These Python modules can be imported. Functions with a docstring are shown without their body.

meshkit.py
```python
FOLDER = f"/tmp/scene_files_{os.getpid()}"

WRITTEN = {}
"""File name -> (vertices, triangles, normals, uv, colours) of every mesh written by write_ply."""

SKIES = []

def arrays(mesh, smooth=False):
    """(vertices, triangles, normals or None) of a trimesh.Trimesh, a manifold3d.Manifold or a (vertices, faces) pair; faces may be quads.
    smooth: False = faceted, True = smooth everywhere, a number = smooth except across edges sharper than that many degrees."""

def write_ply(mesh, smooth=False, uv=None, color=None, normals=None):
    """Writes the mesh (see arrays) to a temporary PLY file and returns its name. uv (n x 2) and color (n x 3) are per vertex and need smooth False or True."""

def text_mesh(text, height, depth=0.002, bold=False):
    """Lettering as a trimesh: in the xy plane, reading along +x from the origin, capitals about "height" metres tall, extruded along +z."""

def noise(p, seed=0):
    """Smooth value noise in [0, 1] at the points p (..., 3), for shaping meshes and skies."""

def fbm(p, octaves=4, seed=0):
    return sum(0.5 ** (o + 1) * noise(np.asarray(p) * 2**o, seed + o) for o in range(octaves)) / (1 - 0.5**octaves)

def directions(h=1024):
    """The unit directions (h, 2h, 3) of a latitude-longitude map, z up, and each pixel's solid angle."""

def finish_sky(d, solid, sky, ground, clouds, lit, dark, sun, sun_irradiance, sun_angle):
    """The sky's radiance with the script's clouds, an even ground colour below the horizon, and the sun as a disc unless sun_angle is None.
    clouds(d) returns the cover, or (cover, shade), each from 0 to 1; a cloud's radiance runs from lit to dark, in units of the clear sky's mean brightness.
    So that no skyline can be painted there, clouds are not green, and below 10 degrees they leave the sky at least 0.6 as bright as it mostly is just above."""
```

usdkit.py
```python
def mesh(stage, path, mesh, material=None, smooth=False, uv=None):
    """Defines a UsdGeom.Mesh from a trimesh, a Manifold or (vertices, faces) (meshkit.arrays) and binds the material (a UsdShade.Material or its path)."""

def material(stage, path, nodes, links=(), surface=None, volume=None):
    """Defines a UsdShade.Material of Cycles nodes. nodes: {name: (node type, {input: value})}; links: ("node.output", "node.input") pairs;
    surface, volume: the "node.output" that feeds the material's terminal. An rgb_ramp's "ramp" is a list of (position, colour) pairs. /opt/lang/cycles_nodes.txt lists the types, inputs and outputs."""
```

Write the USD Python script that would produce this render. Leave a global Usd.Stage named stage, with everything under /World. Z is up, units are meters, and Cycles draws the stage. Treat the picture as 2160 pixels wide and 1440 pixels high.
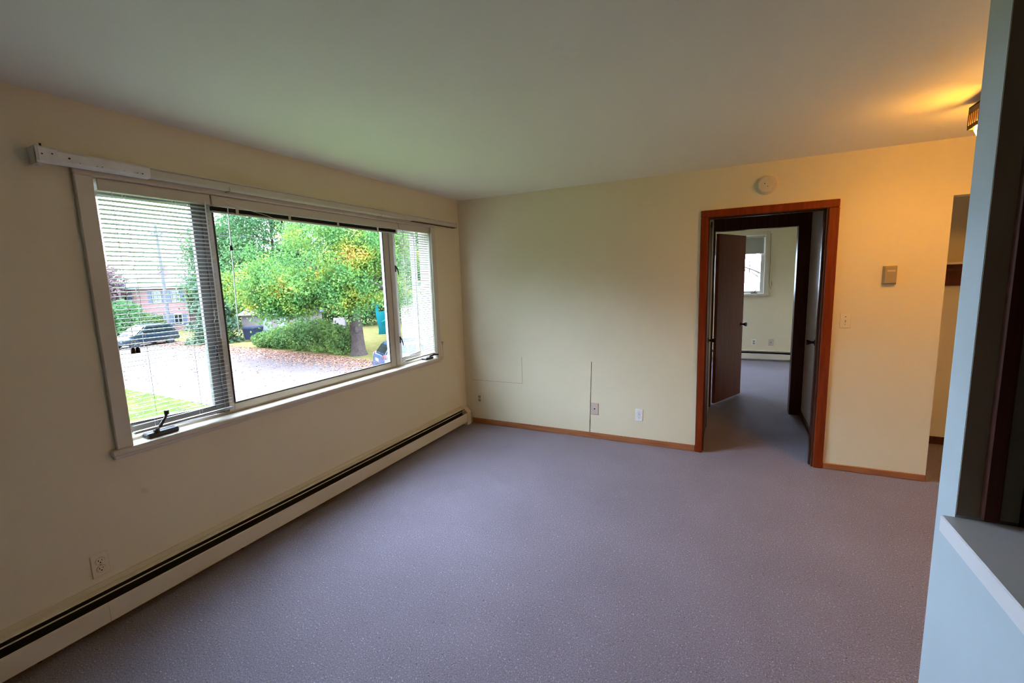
import math, random
import numpy as np, trimesh
import manifold3d as m3
import meshkit, usdkit
from pxr import Usd, UsdGeom, UsdLux, UsdShade, Gf, Sdf

random.seed(7)
RNG = np.random.default_rng(7)
PI = math.pi
stage = Usd.Stage.CreateInMemory()
UsdGeom.SetStageUpAxis(stage, UsdGeom.Tokens.z)
UsdGeom.SetStageMetersPerUnit(stage, 1.0)
UsdGeom.Xform.Define(stage, '/World')

# ------------------------------------------------------------------ camera, sky, exposure
cam = UsdGeom.Camera.Define(stage, '/World/camera')
CAM = np.array([2.66835, 0.0, 1.58423])
YAW, PITCH, ROLL = math.radians(-26.4142), math.radians(-7.8635), math.radians(-1.7994)
fwd = np.array([math.sin(YAW) * math.cos(PITCH), math.cos(YAW) * math.cos(PITCH), math.sin(PITCH)])
rgt = np.array([math.cos(YAW), -math.sin(YAW), 0.0])
upv = np.cross(rgt, fwd)
rgt, upv = math.cos(ROLL) * rgt + math.sin(ROLL) * upv, -math.sin(ROLL) * rgt + math.cos(ROLL) * upv
cam.AddTransformOp().Set(Gf.Matrix4d(*rgt, 0, *upv, 0, *(-fwd), 0, *CAM, 1))
cam.CreateHorizontalApertureAttr(36.0)
cam.CreateVerticalApertureAttr(24.0)
cam.CreateFocalLengthAttr(36.0 * 935.245 / 2160)
cam.CreateClippingRangeAttr(Gf.Vec2f(0.02, 500))
cam.CreateExposureAttr(0.74)

SKY = 5.0
dome = UsdLux.DomeLight.Define(stage, '/World/sky')       # an even overcast sky
dome.CreateIntensityAttr(SKY)
dome.CreateColorAttr(Gf.Vec3f(0.68, 0.825, 1.12))
LAMP = 38.0                                               # the ceiling lamp's glass
LAMP_COLOR = (1.0, 0.44, 0.045)

# ------------------------------------------------------------------ materials
LOOKS = '/World/Looks'
UsdGeom.Scope.Define(stage, LOOKS)
M = {}


def plain(name, color, rough=0.5, **kw):
    M[name] = usdkit.material(stage, f'{LOOKS}/{name}', {'p': ('principled_bsdf', dict(base_color=color, roughness=rough, **kw))}, surface='p.BSDF')


def noisy(name, stops, scale=8, rough=0.6, bump=0.0, bscale=None, detail=4, stretch=(1, 1, 1), bdist=0.01, **kw):
    n = {'g': ('geometry', {}), 'mp': ('mapping', dict(scale=stretch)), 'n': ('noise_texture', dict(scale=scale, detail=detail)),
         'r': ('rgb_ramp', {'ramp': stops}), 'p': ('principled_bsdf', dict(roughness=rough, **kw))}
    l = [('g.position', 'mp.vector'), ('mp.vector', 'n.vector'), ('n.fac', 'r.fac'), ('r.color', 'p.base_color')]
    if bump:
        n['bn'] = ('noise_texture', dict(scale=bscale or scale, detail=3))
        n['b'] = ('bump', dict(strength=bump, distance=bdist))
        l += [('g.position', 'bn.vector'), ('bn.fac', 'b.height'), ('b.normal', 'p.normal')]
    M[name] = usdkit.material(stage, f'{LOOKS}/{name}', n, l, surface='p.BSDF')


noisy('wall_paint', [(0.3, (0.76, 0.665, 0.455)), (0.7, (0.79, 0.695, 0.48))], scale=1.3, rough=0.55, bump=0.12, bscale=220, bdist=0.002)
noisy('ceiling_paint', [(0.3, (0.83, 0.785, 0.64)), (0.7, (0.86, 0.815, 0.67))], scale=1.1, rough=0.7, bump=0.2, bscale=160, bdist=0.002)
noisy('trim_paint', [(0.3, (0.62, 0.555, 0.44)), (0.7, (0.67, 0.60, 0.48))], scale=6, rough=0.42)
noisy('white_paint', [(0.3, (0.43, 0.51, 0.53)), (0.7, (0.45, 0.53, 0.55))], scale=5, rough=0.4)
noisy('old_white', [(0.35, (0.70, 0.69, 0.64)), (0.6, (0.80, 0.79, 0.75))], scale=14, rough=0.5)
noisy('heater_paint', [(0.3, (0.70, 0.63, 0.49)), (0.7, (0.76, 0.69, 0.55))], scale=2, rough=0.45)
noisy('heater_strip', [(0.3, (0.66, 0.58, 0.36)), (0.7, (0.70, 0.62, 0.40))], scale=2, rough=0.5)
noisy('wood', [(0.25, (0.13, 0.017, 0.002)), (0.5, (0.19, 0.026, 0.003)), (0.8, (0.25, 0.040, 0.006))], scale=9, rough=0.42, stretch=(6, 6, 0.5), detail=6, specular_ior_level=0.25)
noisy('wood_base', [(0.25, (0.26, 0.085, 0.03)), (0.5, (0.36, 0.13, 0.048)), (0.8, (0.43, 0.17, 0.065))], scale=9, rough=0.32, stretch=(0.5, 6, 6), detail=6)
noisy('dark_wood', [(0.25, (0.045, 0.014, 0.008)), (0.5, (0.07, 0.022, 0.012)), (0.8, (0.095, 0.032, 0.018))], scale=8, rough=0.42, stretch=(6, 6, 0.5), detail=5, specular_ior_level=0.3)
noisy('door_wood', [(0.25, (0.16, 0.042, 0.022)), (0.5, (0.20, 0.055, 0.029)), (0.8, (0.24, 0.068, 0.037))], scale=7, rough=0.5, stretch=(5, 5, 0.5), detail=5, specular_ior_level=0.2)
plain('black_metal', (0.018, 0.016, 0.016), 0.35)
plain('bronze_knob', (0.02, 0.014, 0.01), 0.3, metallic=0.4)
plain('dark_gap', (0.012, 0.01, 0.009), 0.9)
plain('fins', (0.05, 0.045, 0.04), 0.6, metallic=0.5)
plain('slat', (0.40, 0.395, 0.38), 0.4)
plain('shaded_frame', (0.13, 0.115, 0.10), 0.45)  # backlit shade of the left sash and mullion painted in as dark colour
plain('rail_white', (0.60, 0.545, 0.43), 0.45)
plain('cord', (0.80, 0.79, 0.75), 0.7)
plain('clear_rod', (0.86, 0.90, 0.93), 0.2, transmission_weight=0.3)
plain('tassel', (0.035, 0.012, 0.012), 0.45)
plain('vinyl', (0.54, 0.485, 0.39), 0.45)
plain('aluminium', (0.62, 0.63, 0.64), 0.4, metallic=0.25)
plain('gasket', (0.02, 0.02, 0.025), 0.6)
plain('ivory_plastic', (0.80, 0.76, 0.66), 0.35)
plain('white_plastic', (0.84, 0.83, 0.79), 0.35)
plain('tan_plastic', (0.60, 0.47, 0.38), 0.4)
plain('beige_plastic', (0.36, 0.285, 0.17), 0.45)
plain('brass', (0.45, 0.33, 0.14), 0.35, metallic=0.9)
plain('chrome', (0.75, 0.75, 0.76), 0.2, metallic=1.0)
plain('dull_tan', (0.42, 0.34, 0.24), 0.8)  # one flat dull tan for seams, grooves, slot rims and small fittings
plain('fixture_metal', (0.06, 0.03, 0.018), 0.4, metallic=0.6)
plain('shade_fabric', (0.40, 0.40, 0.36), 0.8)
plain('ledge_paint', (0.66, 0.65, 0.64), 0.35)
plain('hall_wall_lit', (0.72, 0.75, 0.79), 0.5)  # cool bedroom light on the right hall wall put into its colour
plain('cabinet_grey', (0.20, 0.20, 0.15), 0.5)
plain('liner_tan', (0.27, 0.215, 0.15), 0.6)
M['lamp_glass'] = usdkit.material(stage, f'{LOOKS}/lamp_glass', {'p': ('principled_bsdf', dict(base_color=(0.9, 0.8, 0.5), roughness=0.4, emission_color=LAMP_COLOR, emission_strength=LAMP))}, surface='p.BSDF')
# window pane: clear with a fresnel reflection
M['pane'] = usdkit.material(stage, f'{LOOKS}/pane', {'t': ('transparent_bsdf', dict(color=(0.96, 0.98, 0.97))), 'g': ('glossy_bsdf', dict(color=(1, 1, 1), roughness=0.02)), 'f': ('layer_weight', dict(blend=0.5)),
    'q': ('math', dict(math_type='power', value2=4.0)), 'k': ('math', dict(math_type='multiply_add', value2=0.5, value3=0.02)), 'm': ('mix_closure', {})},
    [('f.facing', 'q.value1'), ('q.value', 'k.value1'), ('k.value', 'm.fac'), ('t.BSDF', 'm.closure1'), ('g.BSDF', 'm.closure2')], surface='m.closure')
# flecked cut-pile carpet
M['carpet'] = usdkit.material(stage, f'{LOOKS}/carpet', {
    'g': ('geometry', {}), 'n1': ('noise_texture', dict(scale=190, detail=3)), 'n2': ('noise_texture', dict(scale=95, detail=1.5)), 'n3': ('noise_texture', dict(scale=2.2, detail=3)),
    'r1': ('rgb_ramp', {'ramp': [(0.0, (0.10, 0.083, 0.098)), (0.42, (0.205, 0.174, 0.212)), (0.58, (0.252, 0.215, 0.260)), (0.66, (0.36, 0.32, 0.38)), (1.0, (0.52, 0.47, 0.55))]}),
    'r2': ('rgb_ramp', {'ramp': [(0.22, (0.35, 0.33, 0.35)), (0.33, (0.93, 0.93, 0.93)), (0.65, (1, 1, 1)), (0.73, (1.6, 1.6, 1.65)), (0.82, (2.0, 2.0, 2.1))]}),
    'r3': ('rgb_ramp', {'ramp': [(0.3, (0.93, 0.92, 0.92)), (0.7, (1.05, 1.05, 1.06))]}),
    'm1': ('mix_color', dict(blend_type='multiply', fac=1.0, use_clamp=False)), 'm2': ('mix_color', dict(blend_type='multiply', fac=1.0, use_clamp=False)),
    'b': ('bump', dict(strength=0.6, distance=0.006)), 'p': ('principled_bsdf', dict(roughness=0.85, sheen_weight=0.2, sheen_roughness=0.4, sheen_tint=(0.85, 0.86, 1.0)))},
    [('g.position', 'n1.vector'), ('g.position', 'n2.vector'), ('g.position', 'n3.vector'), ('n1.fac', 'r1.fac'), ('n2.fac', 'r2.fac'), ('n3.fac', 'r3.fac'),
     ('r1.color', 'm1.a'), ('r2.color', 'm1.b'), ('m1.result', 'm2.a'), ('r3.color', 'm2.b'), ('m2.result', 'p.base_color'), ('n2.fac', 'b.height'), ('b.normal', 'p.normal')], surface='p.BSDF')


def leaf_mat(name, stops, nscale=0.5, spread=0.5, trans=0.35):
    n = {'g': ('geometry', {}), 'n': ('noise_texture', dict(scale=nscale, detail=2)),
         'a': ('math', dict(math_type='multiply_add', value2=spread, value3=-spread / 2)), 'b': ('math', dict(math_type='add', use_clamp=True)),
         'r': ('rgb_ramp', {'ramp': stops}), 'd': ('principled_bsdf', dict(roughness=0.6, specular_ior_level=0.12)), 't': ('translucent_bsdf', {}), 'm': ('mix_closure', dict(fac=trans))}
    l = [('g.position', 'n.vector'), ('g.random_per_island', 'a.value1'), ('a.value', 'b.value1'), ('n.fac', 'b.value2'), ('b.value', 'r.fac'), ('r.color', 'd.base_color'), ('r.color', 't.color'), ('d.BSDF', 'm.closure1'), ('t.BSDF', 'm.closure2')]
    M[name] = usdkit.material(stage, f'{LOOKS}/{name}', n, l, surface='m.closure')


leaf_mat('maple_leaf', [(0.30, (0.05, 0.125, 0.032)), (0.42, (0.095, 0.18, 0.032)), (0.50, (0.17, 0.225, 0.034)), (0.56, (0.28, 0.25, 0.034)), (0.61, (0.40, 0.22, 0.05)), (0.70, (0.40, 0.12, 0.05))], 0.8, 0.26)
leaf_mat('green_leaf', [(0.25, (0.028, 0.075, 0.024)), (0.45, (0.055, 0.125, 0.038)), (0.56, (0.09, 0.16, 0.04)), (0.64, (0.17, 0.18, 0.04)), (0.75, (0.22, 0.11, 0.045))], 0.3, 0.3)
leaf_mat('blue_needle', [(0.2, (0.035, 0.07, 0.036)), (0.5, (0.06, 0.11, 0.055)), (0.8, (0.095, 0.145, 0.07))], 0.6, 0.5, 0.15)
leaf_mat('hedge_leaf', [(0.25, (0.055, 0.105, 0.028)), (0.48, (0.115, 0.185, 0.042)), (0.6, (0.20, 0.24, 0.05)), (0.72, (0.38, 0.27, 0.07))], 0.9, 0.35)
leaf_mat('red_leaf', [(0.2, (0.10, 0.06, 0.06)), (0.5, (0.16, 0.085, 0.09)), (0.8, (0.20, 0.10, 0.10))], 0.8, 0.5)
leaf_mat('litter', [(0.15, (0.20, 0.10, 0.065)), (0.4, (0.36, 0.18, 0.105)), (0.6, (0.44, 0.26, 0.14)), (0.85, (0.50, 0.36, 0.19))], 2.0, 0.7, 0.1)
noisy('asphalt', [(0.3, (0.090, 0.072, 0.069)), (0.5, (0.100, 0.080, 0.077)), (0.7, (0.112, 0.090, 0.086))], scale=0.5, rough=0.9, detail=6, specular_ior_level=0.0)
noisy('grass', [(0.3, (0.036, 0.072, 0.012)), (0.5, (0.048, 0.085, 0.015)), (0.62, (0.07, 0.088, 0.018)), (0.75, (0.11, 0.09, 0.028))], scale=2.2, rough=0.9, detail=8, specular_ior_level=0.0)
noisy('leafy_grass', [(0.3, (0.07, 0.08, 0.022)), (0.5, (0.105, 0.09, 0.032)), (0.7, (0.15, 0.11, 0.045))], scale=2.6, rough=0.9, detail=8, specular_ior_level=0.0)
noisy('bark', [(0.3, (0.030, 0.022, 0.019)), (0.6, (0.052, 0.039, 0.034))], scale=6, rough=0.9, stretch=(3, 3, 0.6), bump=0.6, bscale=9, bdist=0.05, specular_ior_level=0.0)
plain('pale_bark', (0.15, 0.135, 0.12), 0.9, specular_ior_level=0.0)
noisy('pole_wood', [(0.3, (0.055, 0.05, 0.06)), (0.7, (0.075, 0.07, 0.08))], scale=3, rough=0.9)
M['brick'] = usdkit.material(stage, f'{LOOKS}/brick', {'g': ('geometry', {}), 's': ('separate_xyz', {}), 'c': ('combine_xyz', {}), 'k': ('math', dict(math_type='add')),
    'b': ('brick_texture', dict(color1=(0.17, 0.065, 0.055), color2=(0.14, 0.055, 0.048), mortar=(0.13, 0.09, 0.085), scale=1.0, brick_width=0.22, row_height=0.075, mortar_size=0.012)), 'p': ('principled_bsdf', dict(roughness=0.85))},
    [('g.position', 's.vector'), ('s.x', 'k.value1'), ('s.y', 'k.value2'), ('k.value', 'c.x'), ('s.z', 'c.y'), ('c.vector', 'b.vector'), ('b.color', 'p.base_color')], surface='p.BSDF')
plain('roof_grey', (0.085, 0.09, 0.10), 0.85)
plain('house_white', (0.16, 0.16, 0.165), 0.6)
plain('siding_white', (0.26, 0.21, 0.185), 0.6)
plain('shed_grey', (0.14, 0.115, 0.105), 0.7, specular_ior_level=0.1)
plain('shutter_blue', (0.035, 0.045, 0.07), 0.6)
plain('cart_blue', (0.010, 0.014, 0.026), 0.6, specular_ior_level=0.1)
plain('teal_tarp', (0.002, 0.105, 0.115), 0.6, specular_ior_level=0.1)
plain('car_black', (0.010, 0.016, 0.024), 0.2, coat_weight=0.6)
plain('car_blue', (0.016, 0.028, 0.065), 0.2, coat_weight=0.6)
plain('car_glass', (0.006, 0.008, 0.01), 0.06)
plain('tyre', (0.008, 0.008, 0.009), 0.8)
plain('rim', (0.11, 0.115, 0.12), 0.3, metallic=0.6)
plain('tail_red', (0.07, 0.008, 0.010), 0.3)
plain('lamp_clear', (0.14, 0.15, 0.16), 0.1)
plain('plate_white', (0.16, 0.16, 0.15), 0.5)
plain('concrete', (0.10, 0.10, 0.10), 0.9)

# ------------------------------------------------------------------ helpers
taken = {}


def numbered(path):
    k = taken.get(path, 0)
    taken[path] = k + 1
    return path if k == 0 else f'{path}_{k:03d}'


def tag(prim, label=None, cat=None, group=None, kind=None):
    for k, v in (('label', label), ('category', cat), ('group', group), ('kind', kind)):
        if v:
            prim.SetCustomDataByKey(k, v)
    return prim


def thing(name, label, cat=None, loc=(0, 0, 0), rotz=0.0, group=None, kind=None):
    x = UsdGeom.Xform.Define(stage, numbered('/World/' + name))
    x.AddTranslateOp().Set(Gf.Vec3d(*map(float, loc)))
    x.AddRotateZOp().Set(math.degrees(rotz))
    return tag(x.GetPrim(), label, cat, group, kind)


def obj(name, mesh, mat, parent=None, smooth=False, label=None, kind=None):
    base = str(parent.GetPath()) if parent else '/World'
    m = usdkit.mesh(stage, numbered(f'{base}/{name}'), mesh, M[mat], smooth)
    return tag(m.GetPrim(), label, None, None, kind)


def cat(*ms):
    ms = [as_tm(m) for m in (ms[0] if len(ms) == 1 and isinstance(ms[0], (list, tuple)) else ms)]
    return trimesh.util.concatenate(ms)


def as_tm(m):
    if isinstance(m, trimesh.Trimesh):
        return m
    if isinstance(m, m3.Manifold):
        g = m.to_mesh()
        return trimesh.Trimesh(np.array(g.vert_properties)[:, :3], np.array(g.tri_verts), process=False)
    return trimesh.Trimesh(m[0], m[1], process=False)


def bx(x0, x1, y0, y1, z0, z1, b=0.0):
    """A box with chamfered edges."""
    x0, x1, y0, y1, z0, z1 = min(x0, x1), max(x0, x1), min(y0, y1), max(y0, y1), min(z0, z1), max(z0, z1)
    if b <= 0:
        t = trimesh.creation.box([x1 - x0, y1 - y0, z1 - z0])
        t.apply_translation([(x0 + x1) / 2, (y0 + y1) / 2, (z0 + z1) / 2])
        return t
    b = min(b, (x1 - x0) * .45, (y1 - y0) * .45, (z1 - z0) * .45)
    pts = []
    for sx in (0, 1):
        for sy in (0, 1):
            for sz in (0, 1):
                X, Y, Z = (x1 if sx else x0), (y1 if sy else y0), (z1 if sz else z0)
                dx, dy, dz = (-b if sx else b), (-b if sy else b), (-b if sz else b)
                pts += [(X, Y + dy, Z + dz), (X + dx, Y, Z + dz), (X + dx, Y + dy, Z)]
    return as_tm(m3.Manifold.hull_points(np.array(pts, np.float64)))


def mbox(x0, x1, y0, y1, z0, z1):
    return m3.Manifold.cube([x1 - x0, y1 - y0, z1 - z0]).translate([x0, y0, z0])


def cyl(p, axis, r, h, seg=24, r2=None):
    """A cylinder or cone from p along an axis letter."""
    c = m3.Manifold.cylinder(h, r, r if r2 is None else r2, seg)
    t = as_tm(c)
    s = -1 if axis[0] == '-' else 1
    a = axis[-1]
    if a == 'x':
        t.apply_transform(trimesh.transformations.rotation_matrix(s * PI / 2, [0, 1, 0]))
    elif a == 'y':
        t.apply_transform(trimesh.transformations.rotation_matrix(-s * PI / 2, [1, 0, 0]))
    elif s < 0:
        t.apply_transform(trimesh.transformations.rotation_matrix(PI, [1, 0, 0]))
    t.apply_translation(p)
    return t


def lathe(profile, seg=32):
    return trimesh.creation.revolve(np.array(profile, float), sections=seg)


def tube(path, rad, seg=8, cap=True):
    path = np.asarray(path, float)
    rad = np.full(len(path), rad) if np.ndim(rad) == 0 else np.asarray(rad, float)
    V, F = [], []
    for i, p in enumerate(path):
        d = path[min(i + 1, len(path) - 1)] - path[max(i - 1, 0)]
        d /= np.linalg.norm(d) + 1e-12
        a = np.cross(d, [0, 0, 1.0]) if abs(d[2]) < 0.95 else np.cross(d, [1.0, 0, 0])
        a /= np.linalg.norm(a)
        b = np.cross(d, a)
        for k in range(seg):
            t = 2 * PI * k / seg
            V.append(p + rad[i] * (math.cos(t) * a + math.sin(t) * b))
    for i in range(len(path) - 1):
        for k in range(seg):
            a, b, c, d = i * seg + k, i * seg + (k + 1) % seg, (i + 1) * seg + (k + 1) % seg, (i + 1) * seg + k
            F += [(a, c, b), (a, d, c)]
    if cap:
        n = len(V)
        V += [path[0], path[-1]]
        e = (len(path) - 1) * seg
        for k in range(seg):
            F += [(n, k, (k + 1) % seg), (n + 1, e + (k + 1) % seg, e + k)]
    return trimesh.Trimesh(V, F, process=False)


def prism(poly, axis, a0, a1):
    """A closed polygon (list of 2-D points) extruded along an axis from a0 to a1: 'y': points are (x,z); 'x': (y,z); 'z': (x,y)."""
    cs = m3.CrossSection([np.array(poly, np.float64)], m3.FillRule.NonZero)
    t = as_tm(cs.extrude(a1 - a0))
    v = t.vertices.copy()
    if axis == 'y':
        nv = np.stack([v[:, 0], a0 + v[:, 2], v[:, 1]], 1)
        f = t.faces[:, ::-1]
    elif axis == 'x':
        nv = np.stack([a0 + v[:, 2], v[:, 0], v[:, 1]], 1)
        f = t.faces
    else:
        nv, f = np.stack([v[:, 0], v[:, 1], a0 + v[:, 2]], 1), t.faces
    return trimesh.Trimesh(nv, f, process=False)


def hull(pts):
    return as_tm(m3.Manifold.hull_points(np.array(pts, np.float64)))


def moved(t, loc=(0, 0, 0), rz=0.0, pivot=(0, 0, 0)):
    t = t.copy()
    if rz:
        t.apply_transform(trimesh.transformations.rotation_matrix(rz, [0, 0, 1], pivot))
    t.apply_translation(loc)
    return t


# ------------------------------------------------------------------ the room shell
D = 4.158                 # living-room face of the back wall
H = 2.44
WT = 0.122                # wall thickness
floor = obj('floor', bx(-0.14, 5.4, -5.1, 9.3, -0.12, 0.0), 'carpet', kind='structure', label='mottled mauve grey carpeted floor running through the doorway')
ceiling = obj('ceiling', bx(-0.14, 5.4, -5.1, 9.3, H, H + 0.1), 'ceiling_paint', kind='structure', label='plain off white ceiling')

WL = mbox(-0.14, 0.0, -5.1, 9.3, 0, H) - mbox(-0.2, 0.1, 1.045, 3.645, 0.80, 2.135) - mbox(-0.2, 0.1, 7.2, 8.9, 0.8, 1.75)
wall_left = obj('wall_left', WL, 'wall_paint', kind='structure', label='cream wall with the wide three part window')
WB = mbox(0.0, 5.2, D, D + WT, 0, H) - mbox(2.455, 3.312, D - 1, D + 1, -1, 2.068) - mbox(4.010, 5.12, D - 1, D + 1, -1, 2.065)
wall_back = obj('wall_back', WB, 'wall_paint', kind='structure', label='cream far wall with wooden doorway and patched seams')
# hairline seams where the wallboard was patched
for seam in (bx(0.709, 0.7125, D - 0.0016, D + 0.004, 0.498, 0.782), bx(0.085, 0.712, D - 0.0012, D + 0.004, 0.4945, 0.4975)):
    obj('wall_seam', seam, 'dull_tan', wall_back)
obj('wall_seam', hull([(1.4375, D - 0.0016, 0.055), (1.4425, D - 0.0016, 0.055), (1.4610, D - 0.0016, 0.772), (1.4640, D - 0.0016, 0.772), (1.4375, D + 0.004, 0.055), (1.4425, D + 0.004, 0.055), (1.4610, D + 0.004, 0.772), (1.4640, D + 0.004, 0.772)]), 'dark_gap', wall_back)
obj('wall_seam', hull([(1.4315, D - 0.0025, 0.055), (1.4375, D - 0.0025, 0.055), (1.4560, D - 0.0025, 0.772), (1.4605, D - 0.0025, 0.772), (1.4315, D + 0.004, 0.055), (1.4375, D + 0.004, 0.055), (1.4560, D + 0.004, 0.772), (1.4605, D + 0.004, 0.772)]), 'wall_paint', wall_back)

obj('wall_rear', bx(0.0, 5.2, -5.1, -5.0, 0, H), 'wall_paint', kind='structure', label='cream wall behind the viewer')
obj('wall_right', bx(5.2, 5.3, -5.1, 9.3, 0, H), 'wall_paint', kind='structure', label='cream wall of the entry on the far right')
# partition on the right: half wall, post and the stub wall that closes the kitchen
XW = 3.201
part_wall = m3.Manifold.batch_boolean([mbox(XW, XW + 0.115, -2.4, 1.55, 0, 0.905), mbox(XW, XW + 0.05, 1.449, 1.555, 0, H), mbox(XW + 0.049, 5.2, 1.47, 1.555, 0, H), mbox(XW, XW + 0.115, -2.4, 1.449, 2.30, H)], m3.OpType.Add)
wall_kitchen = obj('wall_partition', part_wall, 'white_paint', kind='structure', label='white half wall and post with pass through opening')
obj('pass_through_liner', bx(XW + 0.001, XW + 0.044, 1.4465, 1.4505, 0.955, 2.30), 'liner_tan', wall_kitchen, label='tan painted side of the opening')
obj('pass_through_liner', bx(XW + 0.044, XW + 0.076, 1.430, 1.4705, 0.955, 2.30, 0.003), 'dark_wood', wall_kitchen, label='dark wooden side trim of the opening')
obj('pass_through_liner', bx(XW + 0.076, XW + 0.118, 1.452, 1.4705, 0.955, 2.30), 'cabinet_grey', wall_kitchen, label='grey green strip beside the dark trim')
kitchen_cab = thing('kitchen_cabinet', 'dark wooden kitchen cabinet just inside the pass through opening', 'cabinet', (3.322, 1.12, 0))
obj('side_panel', bx(0.0, 0.55, 0.0, 0.345, 0.0, 2.38, 0.004), 'dark_wood', kitchen_cab)
obj('cabinet_door', bx(0.01, 0.54, -0.02, 0.0, 0.12, 2.36, 0.004), 'dark_wood', kitchen_cab)
ledge = obj('trim_1', bx(3.172, 3.40, -2.39, 1.4465, 0.905, 0.950, 0.003), 'ledge_paint', kind='structure', label='pale grey ledge along the pass through opening')

# closet on the right of the back wall
obj('wall_closet', m3.Manifold.batch_boolean([mbox(3.52, 5.2, 5.12, 5.22, 0, H), mbox(3.90, 3.99, D + WT, 5.12, 0, H)], m3.OpType.Add), 'wall_paint', kind='structure', label='cream inside walls of the open closet')
closet_shelf = thing('closet_shelf', 'painted closet shelf with hanging rod in the open closet at far right', 'shelf', (4.59, 5.12, 1.62))
obj('shelf_board', bx(-0.598, 0.598, -0.34, -0.001, -0.02, 0.0, 0.002), 'trim_paint', closet_shelf)
obj('wall_cleat', bx(-0.598, 0.598, -0.022, -0.001, -0.20, -0.02, 0.002), 'door_wood', closet_shelf)
obj('hanging_rod', cyl((-0.598, -0.29, -0.065), 'x', 0.016, 1.196, 16), 'dark_wood', closet_shelf, smooth=40)

# hall behind the doorway and the bedroom beyond
obj('wall_hall_left', m3.Manifold.batch_boolean([mbox(2.34, 2.464, D + WT, 5.68, 0, H)], m3.OpType.Add), 'wall_paint', kind='structure', label='cream left wall of the short hall')
obj('wall_hall_right', mbox(3.40, 3.52, D + WT, 5.68, 0, H), 'hall_wall_lit', kind='structure', label='right wall of the short hall, bedroom light painted into its pale colour')
WH = mbox(0.0, 5.2, 5.68, 5.80, 0, H) - mbox(2.462, 3.305, 5, 6, -1, 2.075)
obj('wall_hall_end', WH, 'wall_paint', kind='structure', label='cream wall between hall and bedroom')
obj('wall_bedroom_right', mbox(4.05, 4.15, 5.80, 9.1, 0, H), 'wall_paint', kind='structure', label='cream right wall of the bedroom')
WBB = mbox(0.0, 5.2, 9.1, 9.3, 0, H) - mbox(2.35, 3.175, 9.0, 9.5, 1.21, 2.235)
obj('wall_bedroom_back', WBB, 'wall_paint', kind='structure', label='cream bedroom wall with the small window')

# wooden baseboards
obj('baseboard_back', cat(bx(0.078, 2.417, D - 0.012, D, 0, 0.058, 0.004), bx(3.373, 4.010, D - 0.012, D, 0, 0.050, 0.004)), 'wood_base', kind='structure', label='reddish wooden baseboard along the far wall')
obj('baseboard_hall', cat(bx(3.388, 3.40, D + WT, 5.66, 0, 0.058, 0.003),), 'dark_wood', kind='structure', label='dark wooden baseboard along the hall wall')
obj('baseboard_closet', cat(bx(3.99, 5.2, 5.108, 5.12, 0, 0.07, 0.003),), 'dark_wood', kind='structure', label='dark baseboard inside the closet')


# ------------------------------------------------------------------ doors
def knob(p, s, parent, axis='x'):
    """Tapered knob with a round rose, axis along +-x or y (s is its sign)."""
    pr = [(0, 0), (0.028, 0), (0.028, 0.006), (0.012, 0.010), (0.011, 0.030), (0.017, 0.040), (0.026, 0.064), (0.024, 0.070), (0, 0.071)]
    t = lathe(pr, 24)
    t.apply_transform(trimesh.transformations.rotation_matrix(s * PI / 2, [0, 1, 0] if axis == 'x' else [-1, 0, 0]))
    t.apply_translation(p)
    return obj('door_knob', t, 'bronze_knob', parent, smooth=35)


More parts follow.
